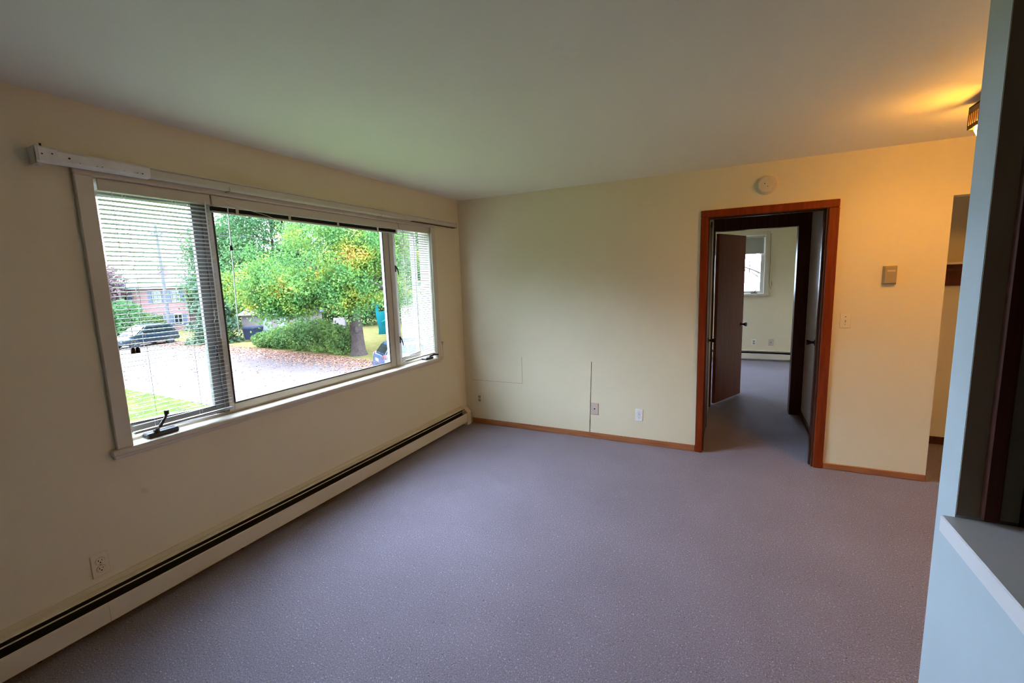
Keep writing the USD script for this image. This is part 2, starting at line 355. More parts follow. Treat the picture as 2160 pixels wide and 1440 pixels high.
d1 = thing('door_1', 'reddish varnished wooden doorway in the far wall', kind='structure', loc=(2.417, D, 0))
ox = 2.417
obj('casing', bx(2.417 - ox, 2.476 - ox, -0.018, 0.0, 0, 2.050, 0.005), 'wood', d1)
obj('casing', bx(3.306 - ox, 3.373 - ox, -0.018, 0.0, 0, 2.050, 0.005), 'wood', d1)
obj('casing', bx(2.417 - ox, 3.373 - ox, -0.018, 0.0, 2.050, 2.109, 0.005), 'wood', d1)
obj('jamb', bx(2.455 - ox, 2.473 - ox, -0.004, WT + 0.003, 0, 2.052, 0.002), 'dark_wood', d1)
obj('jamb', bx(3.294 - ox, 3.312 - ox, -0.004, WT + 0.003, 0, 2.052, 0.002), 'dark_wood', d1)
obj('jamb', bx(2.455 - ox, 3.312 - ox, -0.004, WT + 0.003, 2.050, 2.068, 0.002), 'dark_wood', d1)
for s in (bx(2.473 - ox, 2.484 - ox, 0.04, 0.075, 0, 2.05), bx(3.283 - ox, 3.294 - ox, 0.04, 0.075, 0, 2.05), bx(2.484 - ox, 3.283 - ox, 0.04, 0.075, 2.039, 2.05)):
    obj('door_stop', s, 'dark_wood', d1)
# its leaf, swung right back against the hall wall
lf = moved(bx(0.0, 0.034, 0.0, 0.50, 0.012, 2.03, 0.002), (3.312 - ox, WT + 0.012, 0), -0.100, (0, 0, 0))
leaf1 = obj('door_leaf', lf, 'dark_wood', d1, label='dark wooden door leaf swung back into the hall')
knob((3.312 - ox + 0.0445, WT + 0.455, 0.945), -1, leaf1)
obj('hinge', cyl((3.300 - ox, WT + 0.008, 1.98), 'z', 0.007, 0.06, 12), 'chrome', d1, smooth=40, label='bright hinge barrel at the top')
obj('hinge', cyl((3.300 - ox, WT + 0.008, 0.25), 'z', 0.007, 0.09, 12), 'chrome', d1, smooth=40)

d2 = thing('door_2', 'dark wooden bedroom doorway at the end of the hall with open reddish brown door', kind='structure', loc=(2.48, 5.68, 0))
ox = 2.48
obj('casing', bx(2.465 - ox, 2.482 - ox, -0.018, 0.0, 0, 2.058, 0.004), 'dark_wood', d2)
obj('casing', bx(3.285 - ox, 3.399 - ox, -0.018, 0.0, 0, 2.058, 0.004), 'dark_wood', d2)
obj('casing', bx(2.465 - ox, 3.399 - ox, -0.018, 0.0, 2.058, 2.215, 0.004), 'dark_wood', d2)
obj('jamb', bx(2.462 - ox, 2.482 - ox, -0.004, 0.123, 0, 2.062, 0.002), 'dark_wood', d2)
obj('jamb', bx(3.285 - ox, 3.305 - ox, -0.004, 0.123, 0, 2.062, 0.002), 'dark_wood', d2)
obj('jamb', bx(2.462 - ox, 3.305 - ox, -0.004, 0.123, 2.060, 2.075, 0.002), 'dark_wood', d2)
ang = math.atan2(0.62, 0.285)
lf = moved(bx(0.008, 0.70, -0.018, 0.018, 0.014, 2.045, 0.002), (0.022, 0.125, 0), ang)
leaf2 = obj('door_leaf', lf, 'door_wood', d2, label='reddish brown door leaf standing ajar')
ca, sa = math.cos(ang), math.sin(ang)
for s in (1, -1):
    t = lathe([(0, 0), (0.028, 0), (0.028, 0.006), (0.012, 0.010), (0.011, 0.030), (0.017, 0.040), (0.026, 0.064), (0.024, 0.070), (0, 0.071)], 24)
    t.apply_transform(trimesh.transformations.rotation_matrix(-s * PI / 2, [1, 0, 0]))
    t.apply_translation((0.645, s * 0.018, 0.935))
    obj('door_knob', moved(t, (0.022, 0.125, 0), ang), 'bronze_knob', leaf2, smooth=35)

d3 = thing('door_3', 'dark closed door in the left hall wall with black knob', kind='structure', loc=(2.464, 4.335, 0))
obj('door_leaf', bx(-0.02, 0.010, 0.0, 0.54, 0.012, 2.03, 0.003), 'dark_wood', d3)
obj('casing', bx(-0.001, 0.013, -0.05, 0.0, 0, 2.09, 0.003), 'dark_wood', d3)
obj('casing', bx(-0.001, 0.013, 0.54, 0.60, 0, 2.09, 0.003), 'dark_wood', d3)
knob((0.010, 0.455, 0.93), 1, d3)

# ------------------------------------------------------------------ the big window
w1 = thing('window_1', 'wide three part window with cream trim, two casements cranked open', kind='structure', loc=(0, 1.0, 0.8))


def W(t):
    return moved(t, (0, -1.0, -0.8))


for a in ((0.0, 0.022, 0.992, 1.060, 0.826, 2.118), (0.0, 0.022, 3.632, 3.698, 0.826, 2.118), (0.0, 0.022, 0.992, 3.698, 2.118, 2.186)):
    obj('casing', W(bx(*a, 0.004)), 'trim_paint', w1)
obj('stool', W(bx(-0.075, 0.036, 0.968, 3.712, 0.800, 0.828, 0.005)), 'trim_paint', w1, label='pale inner sill board')
obj('apron', W(bx(0.0, 0.020, 0.980, 3.70, 0.780, 0.800, 0.003)), 'trim_paint', w1)
for a in ((-0.139, 0.0, 1.045, 1.060, 0.80, 2.135), (-0.139, 0.0, 3.630, 3.645, 0.80, 2.135), (-0.139, 0.0, 1.06, 3.63, 2.115, 2.135), (-0.139, -0.075, 1.06, 3.63, 0.80, 0.842)):
    obj('frame_liner', W(bx(*a, 0.002)), 'trim_paint', w1)
for y0, y1, mm in ((1.560, 1.588, 'shaded_frame'), (3.108, 3.158, 'vinyl')):
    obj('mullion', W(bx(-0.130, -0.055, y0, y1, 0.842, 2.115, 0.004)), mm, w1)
fx = [bx(-0.100, -0.062, 1.588, 1.622, 0.842, 2.115, 0.003), bx(-0.100, -0.062, 3.040, 3.108, 0.842, 2.115, 0.003), bx(-0.100, -0.062, 1.622, 3.040, 0.842, 0.885, 0.003), bx(-0.100, -0.062, 1.622, 3.040, 2.065, 2.115, 0.003)]
fixed = obj('fixed_sash', W(cat(*fx)), 'vinyl', w1, label='fixed centre sash')
obj('gasket', W(cat(bx(-0.066, -0.0605, 1.622, 1.630, 0.885, 2.065), bx(-0.066, -0.0605, 3.032, 3.040, 0.885, 2.065), bx(-0.066, -0.0605, 1.63, 3.032, 0.885, 0.892))), 'gasket', fixed)
obj('pane', W(bx(-0.080, -0.075, 1.622, 3.040, 0.885, 2.065)), 'pane', fixed)


def casement(y_hinge, width, s, ang, label, finish='vinyl'):
    """A sash hinged at y_hinge that swings outwards (towards -x); s = +1 hangs towards +y."""
    st = 0.046
    z0, z1 = 0.848, 2.108

    def place(t):
        v = t.vertices.copy()
        v[:, 1] *= s
        t = trimesh.Trimesh(v, t.faces[:, ::-1] if s < 0 else t.faces, process=False)
        return W(moved(t, (-0.060, y_hinge, 0), s * ang))
    fr = [bx(-0.045, 0, 0, st, z0, z1, 0.003), bx(-0.045, 0, width - st, width, z0, z1, 0.003), bx(-0.045, 0, st, width - st, z0, z0 + 0.05, 0.003), bx(-0.045, 0, st, width - st, z1 - st, z1, 0.003)]
    sash = obj('casement_sash', place(cat(*fr)), finish, w1, label=label)
    obj('pane', place(bx(-0.026, -0.020, st, width - st, z0 + 0.05, z1 - st)), 'pane', sash)
    obj('weather_strip', place(cat(bx(-0.0005, 0.0012, st - 0.004, width - st + 0.004, z0 + 0.046, z0 + 0.052), bx(-0.0005, 0.0012, width - st - 0.004, width - st, z0 + .05, z1 - st))), 'gasket', sash)


casement(1.558, 0.490, -1, 0.21, 'left casement sash standing ajar', 'shaded_frame')
casement(3.160, 0.462, 1, 0.21, 'right casement sash standing ajar')
# casement locks on the mullions
for y, z in ((1.560, 1.235), (3.160, 1.72), (3.160, 1.075)):
    s = 1 if y > 2 else -1
    lk = cat(bx(-0.056, -0.050, y - 0.007 + s * 0.010, y + 0.007 + s * 0.010, z - 0.03, z + 0.03, 0.002), tube([(-0.050, y + s * 0.010, z + 0.02), (-0.040, y + s * 0.016, z), (-0.034, y + s * 0.022, z - 0.03), (-0.036, y + s * 0.026, z - 0.055)], [0.006, 0.006, 0.005, 0.004], 8))
    obj('sash_lock', W(lk), 'black_metal', w1, smooth=40, label='black sash lock lever')
# crank operators on the sill
op = cat(bx(-0.070, -0.012, 1.135, 1.285, 0.828, 0.852, 0.006), cyl((-0.030, 1.185, 0.845), 'z', 0.014, 0.02, 16), tube([(-0.030, 1.185, 0.862), (-0.005, 1.195, 0.885), (0.010, 1.215, 0.925), (0.012, 1.222, 0.945)], [0.008, 0.008, 0.007, 0.007], 8), cyl((0.012, 1.222, 0.940), 'z', 0.011, 0.022, 12))
obj('crank_operator', W(op), 'black_metal', w1, smooth=35, label='black folding crank at the left casement')
op = cat(bx(-0.070, -0.006, 3.48, 3.60, 0.828, 0.850, 0.006), tube([(-0.03, 3.56, 0.855), (0.0, 3.60, 0.866), (0.03, 3.63, 0.866)], 0.008, 8))
obj('crank_operator', W(op), 'black_metal', w1, smooth=35, label='dark crank at the right casement')
hk = cat(tube([(0.032, 3.708, 0.829), (0.034, 3.706, 0.90), (0.035, 3.705, 0.962)], 0.0025, 8), cyl((0.035, 3.705, 0.955), 'z', 0.006, 0.03, 12, 0.012))
obj('crank_handle', W(hk), 'tan_plastic', w1, smooth=40, label='thin upright crank handle with small knob')


# ------------------------------------------------------------------ venetian blinds
def slat_mesh(y0, y1, z, tilt, x=-0.018, w=0.0254):
    prof = []
    n = 5
    for k in range(n + 1):
        u = -1 + 2 * k / n
        prof.append((u * w / 2, 0.0022 * (1 - u * u)))
    top = np.array(prof)
    bot = top - [0, 0.0007]
    c, s = math.cos(tilt), math.sin(tilt)
    ring = np.vstack([top, bot[::-1]])
    ring = np.stack([ring[:, 0] * c - ring[:, 1] * s, ring[:, 0] * s + ring[:, 1] * c], 1)
    m = len(ring)
    V = np.vstack([np.stack([x + ring[:, 0], np.full(m, y), z + ring[:, 1]], 1) for y in (y0, y1)])
    F = []
    for k in range(m):
        a, b = k, (k + 1) % m
        F += [(a, a + m, b), (b, a + m, b + m)]
    for k in range(n):
        F += [(k, k + 1, m - 1 - k), (k + 1, m - 2 - k, m - 1 - k), (m + k, m + m - 1 - k, m + k + 1), (m + k + 1, m + m - 1 - k, m + m - 2 - k)]
    return trimesh.Trimesh(V, F, process=False)


def blind(y0, y1, label, z_bottom, tilt, ladders, pitch=0.0217, z_top=2.062):
    t = thing('venetian_blind', label, 'window blind', (0, y0, 2.06), 0)

    def B(m):
        return moved(m, (0, -y0, -2.06))
    obj('headrail', B(bx(-0.036, 0.004, y0, y1, 2.060, 2.116, 0.003)), 'rail_white', t, label='cream headrail')
    z = z_top - 0.02
    k = 0
    while z > z_bottom + 0.02:
        obj('slat', B(slat_mesh(y0 + 0.004, y1 - 0.004, z + 0.0006 * math.sin(k * 2.1), tilt + 0.012 * math.sin(k * 1.7))), 'slat', t, smooth=50)
        z -= pitch
        k += 1
    obj('bottom_rail', B(bx(-0.030, -0.005, y0 + 0.003, y1 - 0.003, z_bottom, z_bottom + 0.012, 0.003)), 'slat', t)
    for y in ladders:
        for dx in (-0.0315, -0.0045):
            obj('ladder_cord', B(tube([(dx, y, 2.06), (dx, y, z_bottom + 0.01)], 0.0008, 5)), 'cord', t)
    return t, B


LADL = (1.115, 1.215, 1.42)
bl, B = blind(1.078, 1.582, 'open venetian blind lowered over the left casement, two dark tassels on its cord', 0.872, 0.18, (1.185, 1.405))
obj('lift_cord', B(tube([(0.006, 1.128, 2.06), (0.008, 1.127, 1.70), (0.008, 1.126, 1.31)], 0.0011, 6)), 'cord', bl)
for dy in (-0.007, 0.013):
    t = lathe([(0, 0), (0.010, 0), (0.0085, 0.022), (0.004, 0.030), (0, 0.031)], 14)
    t.apply_translation((0.009, 1.126 + dy, 1.282))
    obj('tassel', B(t), 'tassel', bl, smooth=35, label='dark red cord tassel')
obj('tilt_wand', B(tube([(0.010, 1.548, 2.07), (0.014, 1.546, 1.7), (0.016, 1.545, 1.30)], 0.0036, 8)), 'cord', bl, label='cream tilt wand')
obj('cord_knot', B(tube([(0.008, 1.532, 1.47), (0.012, 1.524, 1.44), (0.010, 1.530, 1.425), (0.012, 1.518, 1.40)], 0.0018, 6)), 'cord', bl)

bc = thing('venetian_blind', 'venetian blind pulled all the way up above the wide centre pane', 'window blind', (0, 1.588, 2.06))


def Bc(m):
    return moved(m, (0, -1.588, -2.06))


obj('headrail', Bc(bx(-0.036, 0.004, 1.588, 3.175, 2.060, 2.116, 0.003)), 'rail_white', bc, label='cream headrail')
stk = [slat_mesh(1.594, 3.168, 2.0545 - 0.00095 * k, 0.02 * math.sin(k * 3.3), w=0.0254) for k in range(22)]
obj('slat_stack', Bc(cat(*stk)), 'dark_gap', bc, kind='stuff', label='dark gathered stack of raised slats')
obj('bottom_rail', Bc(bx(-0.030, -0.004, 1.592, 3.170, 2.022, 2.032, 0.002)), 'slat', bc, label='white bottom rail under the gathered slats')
for y in (1.735, 2.09, 2.50, 2.92, 3.152):
    obj('cord_clip', Bc(bx(-0.003, 0.001, y - 0.009, y + 0.009, 2.020, 2.062, 0.001)), 'rail_white', bc)
obj('lift_cord', Bc(tube([(0.006, 1.675, 2.062), (0.008, 1.668, 1.8), (0.008, 1.655, 1.315)], 0.0030, 8)), 'clear_rod', bc, label='pale hanging lift cord')
tt = lathe([(0, 0), (0.010, 0), (0.008, 0.022), (0.003, 0.030), (0, 0.031)], 14)
tt.apply_translation((0.009, 1.668, 1.81))
obj('tassel', Bc(tt), 'tassel', bc, smooth=35, label='black cord tassel')
obj('loose_cord', Bc(tube([(0.006, 1.62, 2.10), (0.007, 1.75, 2.066), (0.007, 1.92, 2.038), (0.007, 2.02, 2.012)], 0.0016, 6)), 'cord', bc, label='slack pale cord slanting below the headrail')
t2 = cyl((0.007, 2.02, 2.000), 'z', 0.006, 0.016, 12)
obj('tassel', Bc(t2), 'tassel', bc, smooth=35)

br, B = blind(3.182, 3.628, 'open venetian blind lowered over the right casement beside the corner', 0.872, 0.20, (3.265, 3.54))
obj('tilt_wand', B(tube([(0.010, 3.225, 2.06), (0.012, 3.224, 1.6), (0.013, 3.223, 1.28)], 0.0022, 8)), 'vinyl', br)

# ------------------------------------------------------------------ curtain rail above the window
cr = thing('curtain_rail', 'chipped off white curtain rail mounted above the wide window', 'curtain rail', (0, 0.86, 2.13))


def R_(m):
    return moved(m, (0, -0.86, -2.13))


cprof = [(0.040, 2.137), (0.066, 2.140), (0.072, 2.150), (0.072, 2.186), (0.064, 2.194), (0.040, 2.197)]
obj('outer_rail', R_(prism(cprof, 'y', 0.93, 1.27)), 'old_white', cr, label='thicker bluish white outer section')
iprof = [(0.044, 2.141), (0.062, 2.144), (0.067, 2.152), (0.067, 2.180), (0.061, 2.189), (0.044, 2.192)]
obj('inner_rail', R_(prism(iprof, 'y', 1.27, 4.02)), 'rail_white', cr)
obj('rail_lip', R_(bx(0.060, 0.070, 1.27, 4.02, 2.187, 2.1905, 0.001)), 'old_white', cr)
fl = [bx(0.0712, 0.0724, y, y + 0.002 + 0.010 * random.random() ** 2, 2.152, 2.1535 + 0.003 * random.random()) for y in 1.0 + 0.26 * np.sort(RNG.uniform(size=9))]
obj('paint_flake', R_(cat(*fl)), 'dark_gap', cr, label='row of dark chips in the paint')
br_ = cat(bx(0.0, 0.075, 0.862, 0.872, 2.128, 2.200, 0.003), bx(0.055, 0.078, 0.862, 0.932, 2.132, 2.199, 0.008), bx(0, 0.004, 0.862, 0.90, 2.128, 2.200))
obj('end_bracket', R_(br_), 'old_white', cr, label='worn grey end bracket')
obj('screw', R_(cat(cyl((0.0775, 0.912, 2.172), 'x', 0.003, 0.002, 10), cyl((0.0775, 0.880, 2.166), 'x', 0.003, 0.002, 10), cyl((0.06, 0.885, 2.199), 'z', 0.004, 0.012, 8), cyl((0.072, 0.968, 2.166), 'x', 0.004, 0.002, 10))), 'black_metal', cr)
for y in (1.66, 2.90):
    obj('wall_bracket', R_(cat(bx(0.0, 0.060, y, y + 0.006, 2.137, 2.1415, 0.001), bx(0.0665, 0.069, y, y + 0.004, 2.140, 2.162, 0.0005), bx(0, 0.003, y - 0.004, y + 0.010, 2.12, 2.19))), 'dull_tan', cr)
obj('end_cap', R_(bx(0.0, 0.068, 4.018, 4.030, 2.140, 2.194, 0.003)), 'rail_white', cr)
obj('glide_slot', R_(bx(0.046, 0.066, 3.30, 4.0, 2.1385, 2.1415)), 'dark_gap', cr, label='dark slot under the far end')


# ------------------------------------------------------------------ baseboard heaters
def heater(name_label, y0, y1, joints, loc, rz, caps):
    """Built along local +y with its back on local x = 0."""
    t = thing('baseboard_heater', name_label, 'heater', loc, rz)
    obj('back_panel', prism([(0, 0.0), (0.005, 0.0), (0.005, 0.168), (0.026, 0.174), (0.030, 0.178), (0.027, 0.181), (0.0, 0.186)], 'y', y0, y1), 'heater_paint', t)
    obj('fin_tube_and_shade', cat(bx(0.010, 0.060, y0 + 0.02, y1 - 0.02, 0.045, 0.118), bx(0.0045, 0.009, y0 + 0.001, y1 - 0.001, 0.04, 0.166),  cyl((0.034, y0 + 0.02, 0.08), 'y', 0.011, y1 - y0 - 0.04, 12)), 'dark_gap', t, label='dark heating element and dark sheet painting the slot shade')  # thin dark sheet behind the damper paints the shade in the slot
    obj('damper', prism([(0.042, 0.1625), (0.056, 0.1655), (0.058, 0.1700), (0.044, 0.1665)], 'y', y0, y1), 'heater_paint', t)
    ys = [y0] + list(joints) + [y1]
    for a, b in zip(ys[:-1], ys[1:]):
        obj('front_panel', prism([(0.072, 0.036), (0.074, 0.040), (0.074, 0.128), (0.066, 0.134), (0.064, 0.131), (0.070, 0.126), (0.070, 0.041), (0.062, 0.037)], 'y', a + 0.0006, b - 0.0006), 'heater_paint', t)
    for y in np.arange(y0 + 0.3, y1, 0.9):
        obj('support_foot', bx(0.006, 0.022, y, y + 0.012, 0.0, 0.10), 'dark_gap', t)
    for y in caps:
        obj('end_cap', prism([(0, 0.0), (0.078, 0.0), (0.078, 0.138), (0.070, 0.150), (0.034, 0.182), (0, 0.190)], 'y', y - 0.035, y + 0.035), 'heater_paint', t)
    return t


heater('long cream baseboard heater under the wide window', -2.39, 4.055, (-0.9, 0.85, 2.45), (0.0, 0, 0), 0, (4.085,))
heater('cream baseboard heater on the bedroom back wall', -2.2, 2.2, (0.0,), (2.0, 9.1, 0), -PI / 2, ())
obj('trim_2', bx(0.0, 0.003, -2.39, 4.05, 0.186, 0.214, 0.001), 'heater_strip', kind='structure', label='yellowed paint strip on the wall above the heater')


# ------------------------------------------------------------------ outlets, plates, thermostat, smoke alarm
def on_wall(mesh, face):
    """Local: plate in the x-z plane, facing -y. face 'left' turns it to face +x."""
    return mesh


def outlet(label, loc, rz, plate='ivory_plastic', faces='ivory_plastic', group=None):
    t = thing('wall_outlet', label, 'outlet', loc, rz, group)
    pl = hull([(sx * 0.035, 0, sz * 0.0572) for sx in (-1, 1) for sz in (-1, 1)] + [(sx * 0.032, -0.005, sz * 0.054) for sx in (-1, 1) for sz in (-1, 1)])
    obj('cover_plate', pl, plate, t)
    for sz in (-1, 1):
        z = sz * 0.0195
        c = m3.Manifold.cylinder(0.0035, 0.0172, 0.0168, 28) ^ m3.Manifold.cube([0.04, 0.028, 0.02]).translate([-0.02, -0.014, -0.01])
        f = as_tm(c)
        f.apply_transform(trimesh.transformations.rotation_matrix(PI / 2, [1, 0, 0]))
        f.apply_translation((0, -0.0045, z))
        r = obj('receptacle', f, faces, t)
        ring = lathe([(0.0172, 0), (0.0186, 0), (0.0186, 0.0006), (0.0172, 0.0006)], 28)
        ring.apply_transform(trimesh.transformations.rotation_matrix(PI / 2, [1, 0, 0]))
        ring.apply_translation((0, -0.0046, z))
        obj('recess_edge', ring, 'dull_tan', r)
        obj('slot', bx(-0.0078, -0.0053, -0.0086, -0.0078, z - 0.001, z + 0.0075), 'dark_gap', r)
        obj('slot', bx(0.0053, 0.0074, -0.0086, -0.0078, z, z + 0.0065), 'dark_gap', r)
        obj('slot', cyl((0, -0.0078, z - 0.0075), '-y', 0.0030, 0.0008, 12), 'dark_gap', r)
    obj('screw', cyl((0, -0.0048, 0), '-y', 0.0032, 0.0012, 12), 'brass', t)
    return t


outlet('cream duplex outlet low on the window wall above the heater, bottom left', (0.0, 0.868, 0.300), PI / 2, 'wall_paint', 'wall_paint')
outlet('small ivory duplex outlet low on the far wall beside the corner', (0.178, D, 0.287), 0, 'wall_paint', 'dull_tan')
outlet('white duplex outlet low on the far wall near the wooden doorway', (1.921, D, 0.284), 0, 'white_plastic', 'white_plastic')
outlet('pale duplex outlet on the bedroom back wall, left of the pink one', (3.061, 9.1, 0.33), 0, 'ivory_plastic', 'dull_tan')


def jack(label, loc):
    t = thing('cable_plate', label, 'wall plate', loc)
    pl = hull([(sx * 0.040, 0, sz * 0.060) for sx in (-1, 1) for sz in (-1, 1)] + [(sx * 0.036, -0.007, sz * 0.056) for sx in (-1, 1) for sz in (-1, 1)])
    obj('cover_plate', pl, 'tan_plastic', t)
    obj('jack_hole', cyl((0.002, -0.0068, 0.002), '-y', 0.007, 0.0012, 16), 'dark_gap', t)
    obj('screw', cyl((-0.022, -0.0068, 0.0), '-y', 0.003, 0.001, 10), 'brass', t)


jack('tan cable plate with one round hole beside the dark wall seam', (1.491, D, 0.300))
jack('pinkish tan cable plate on the bedroom back wall above the heater', (3.329, 9.1, 0.335))

sw = thing('wall_switch', 'ivory light switch plate on the far wall right of the wooden doorway', 'light switch', (3.456, D, 1.199))
obj('cover_plate', hull([(sx * 0.035, 0, sz * 0.0572) for sx in (-1, 1) for sz in (-1, 1)] + [(sx * 0.032, -0.005, sz * 0.054) for sx in (-1, 1) for sz in (-1, 1)]), 'wall_paint', sw)
obj('toggle', hull([(-0.004, -0.004, -0.012), (0.004, -0.004, -0.012), (-0.004, -0.004, 0.006), (0.004, -0.004, 0.006), (-0.0035, -0.014, -0.012), (0.0035, -0.014, -0.012), (-0.0035, -0.012, -0.004), (0.0035, -0.012, -0.004)]), 'dull_tan', sw)
obj('screw', cyl((0, -0.0048, 0.030), '-y', 0.0034, 0.0012, 12), 'fixture_metal', sw)
obj('screw', cyl((0, -0.0048, -0.030), '-y', 0.0034, 0.0012, 12), 'brass', sw)

th = thing('thermostat', 'beige box thermostat on the yellow lit wall right of the doorway', 'thermostat', (3.699, D, 1.536))
obj('base_plate', bx(-0.042, 0.042, -0.006, 0, -0.066, 0.066, 0.002), 'beige_plastic', th)
obj('cover', hull([(sx * 0.040, -0.006, sz * 0.064) for sx in (-1, 1) for sz in (-1, 1)] + [(sx * 0.034, -0.034, sz * 0.057) for sx in (-1, 1) for sz in (-1, 1)]), 'beige_plastic', th)
obj('scale_window', bx(-0.022, 0.024, -0.0355, -0.033, 0.024, 0.037, 0.0006), 'tan_plastic', th)
obj('groove', bx(-0.026, 0.026, -0.0348, -0.033, -0.034, -0.031), 'dull_tan', th)
obj('groove', bx(-0.0265, -0.0245, -0.0348, -0.033, -0.034, 0.030), 'dull_tan', th)

sm = thing('smoke_detector', 'round cream smoke detector on the far wall above the wooden doorway', 'smoke detector', (2.885, D, 2.264))
for nm, pr, mt in (('base_ring', [(0, 0), (0.074, 0), (0.074, 0.008), (0.068, 0.011), (0, 0.011)], 'trim_paint'), ('cover', [(0, 0.011), (0.064, 0.011), (0.063, 0.030), (0.055, 0.040), (0.02, 0.044), (0, 0.044)], 'trim_paint')):
    t = lathe(pr, 40)
    t.apply_transform(trimesh.transformations.rotation_matrix(PI / 2, [1, 0, 0]))
    obj(nm, t, mt, sm, smooth=35)
obj('test_light', cyl((-0.012, -0.0425, 0.008), '-y', 0.0038, 0.002, 12), 'tassel', sm)
obj('test_light', cyl((0.010, -0.0425, -0.016), '-y', 0.0032, 0.002, 12), 'tail_red', sm)

# ------------------------------------------------------------------ ceiling lamp in the entry
lx0, lx1, ly0, ly1 = 3.765, 4.065, 3.02, 3.32
lm = thing('ceiling_light', 'square bronze ceiling light with slotted rim and glowing yellow glass', 'ceiling light', ((lx0 + lx1) / 2, (ly0 + ly1) / 2, H))
hw = 0.15
obj('canopy', bx(-0.11, 0.11, -0.11, 0.11, -0.030, 0.0, 0.004), 'fixture_metal', lm)
for i in range(4):
    side = [bx(-hw, hw, -hw, -hw + 0.004, -0.066, -0.028), bx(-hw, hw, -hw, -hw + 0.004, -0.142, -0.122), ]
    for k in range(14):
        u = -hw + 0.004 + k * (2 * hw - 0.008) / 13
        side.append(bx(u - 0.0045, u + 0.0045, -hw, -hw + 0.004, -0.124, -0.064))
    obj('slotted_rim', moved(cat(*side), (0, 0, 0), i * PI / 2), 'fixture_metal', lm)
obj('top_plate', bx(-hw, hw, -hw, hw, -0.034, -0.028), 'fixture_metal', lm)
gl = hull([(sx * 0.125, sy * 0.125, -0.100) for sx in (-1, 1) for sy in (-1, 1)] + [(sx * 0.130, sy * 0.130, -0.150) for sx in (-1, 1) for sy in (-1, 1)] + [(sx * 0.112, sy * 0.112, -0.205) for sx in (-1, 1) for sy in (-1, 1)])
obj('glass_shade', gl, 'lamp_glass', lm, label='glowing yellow glass shade')

# ------------------------------------------------------------------ bedroom window, shade, crank
w2 = thing('window_2', 'small bedroom window with cream trim seen through the doorway', kind='structure', loc=(2.35, 9.1, 1.2))


def V2(m):
    return moved(m, (-2.35, -9.1, -1.2))


for a in ((2.27, 2.35, -0.02, 0.0, 1.195, 2.30), (3.175, 3.245, -0.02, 0.0, 1.195, 2.30), (2.35, 3.175, -0.02, 0.0, 2.235, 2.30)):
    obj('casing', V2(bx(a[0], a[1], 9.1 + a[2], 9.1 + a[3], a[4], a[5], 0.003)), 'trim_paint', w2)
obj('stool', V2(bx(2.26, 3.262, 9.05, 9.20, 1.170, 1.212, 0.004)), 'trim_paint', w2)
obj('sash', V2(cat(bx(2.35, 2.40, 9.14, 9.18, 1.212, 2.235), bx(3.118, 3.175, 9.14, 9.18, 1.212, 2.235), bx(2.40, 3.118, 9.14, 9.18, 1.212, 1.255), bx(2.40, 3.118, 9.14, 9.18, 2.19, 2.235))), 'aluminium', w2)
obj('pane', V2(bx(2.40, 3.118, 9.158, 9.162, 1.255, 2.19)), 'pane', w2)
obj('crank_operator', V2(cat(bx(2.98, 3.08, 9.09, 9.13, 1.212, 1.228, 0.003), tube([(3.03, 9.10, 1.228), (3.05, 9.08, 1.26), (3.07, 9.07, 1.30)], 0.006, 8))), 'black_metal', w2, smooth=40)
w3 = thing('window_3', 'bedroom side window out of view', kind='structure', loc=(0, 7.2, 0.8))
obj('casing', moved(cat(bx(0, 0.02, 7.13, 7.2, 0.8, 1.815), bx(0, 0.02, 8.9, 8.97, 0.8, 1.815), bx(0, 0.02, 7.13, 8.97, 1.75, 1.815), bx(-0.07, 0.035, 7.12, 8.98, 0.775, 0.80)), (0, -7.2, -0.8)), 'trim_paint', w3)
obj('sash', moved(cat(bx(-0.11, -0.06, 7.2, 7.26, 0.8, 1.75), bx(-0.11, -0.06, 8.84, 8.9, 0.8, 1.75), bx(-0.11, -0.06, 8.02, 8.08, 0.8, 1.75), bx(-0.11, -0.06, 7.26, 8.84, 0.8, 0.86), bx(-0.11, -0.06, 7.26, 8.84, 1.695, 1.75)), (0, -7.2, -0.8)), 'vinyl', w3)
sh = thing('roller_shade', 'grey roller shade half lowered in the small bedroom window', 'window shade', (2.352, 9.1, 2.22))
obj('roller', cyl((0.0, -0.001, -0.012), 'x', 0.016, 0.816, 16), 'rail_white', sh, smooth=40)
obj('shade_cloth', bx(0.012, 0.800, -0.003, 0.0, -0.296, -0.012), 'shade_fabric', sh)
obj('hem_bar', bx(0.012, 0.800, -0.006, 0.003, -0.306, -0.294, 0.002), 'shade_fabric', sh)
obj('pull_cord', tube([(0.90, -0.024, 0.03), (0.905, -0.024, -0.5), (0.91, -0.026, -0.84), (0.925, -0.026, -0.93), (0.945, -0.026, -0.86), (0.94, -0.024, -0.80)], 0.004, 6), 'liner_tan', sh, label='looped pull cord beside the trim')

# ================================================================== outdoors
ZG = -2.6


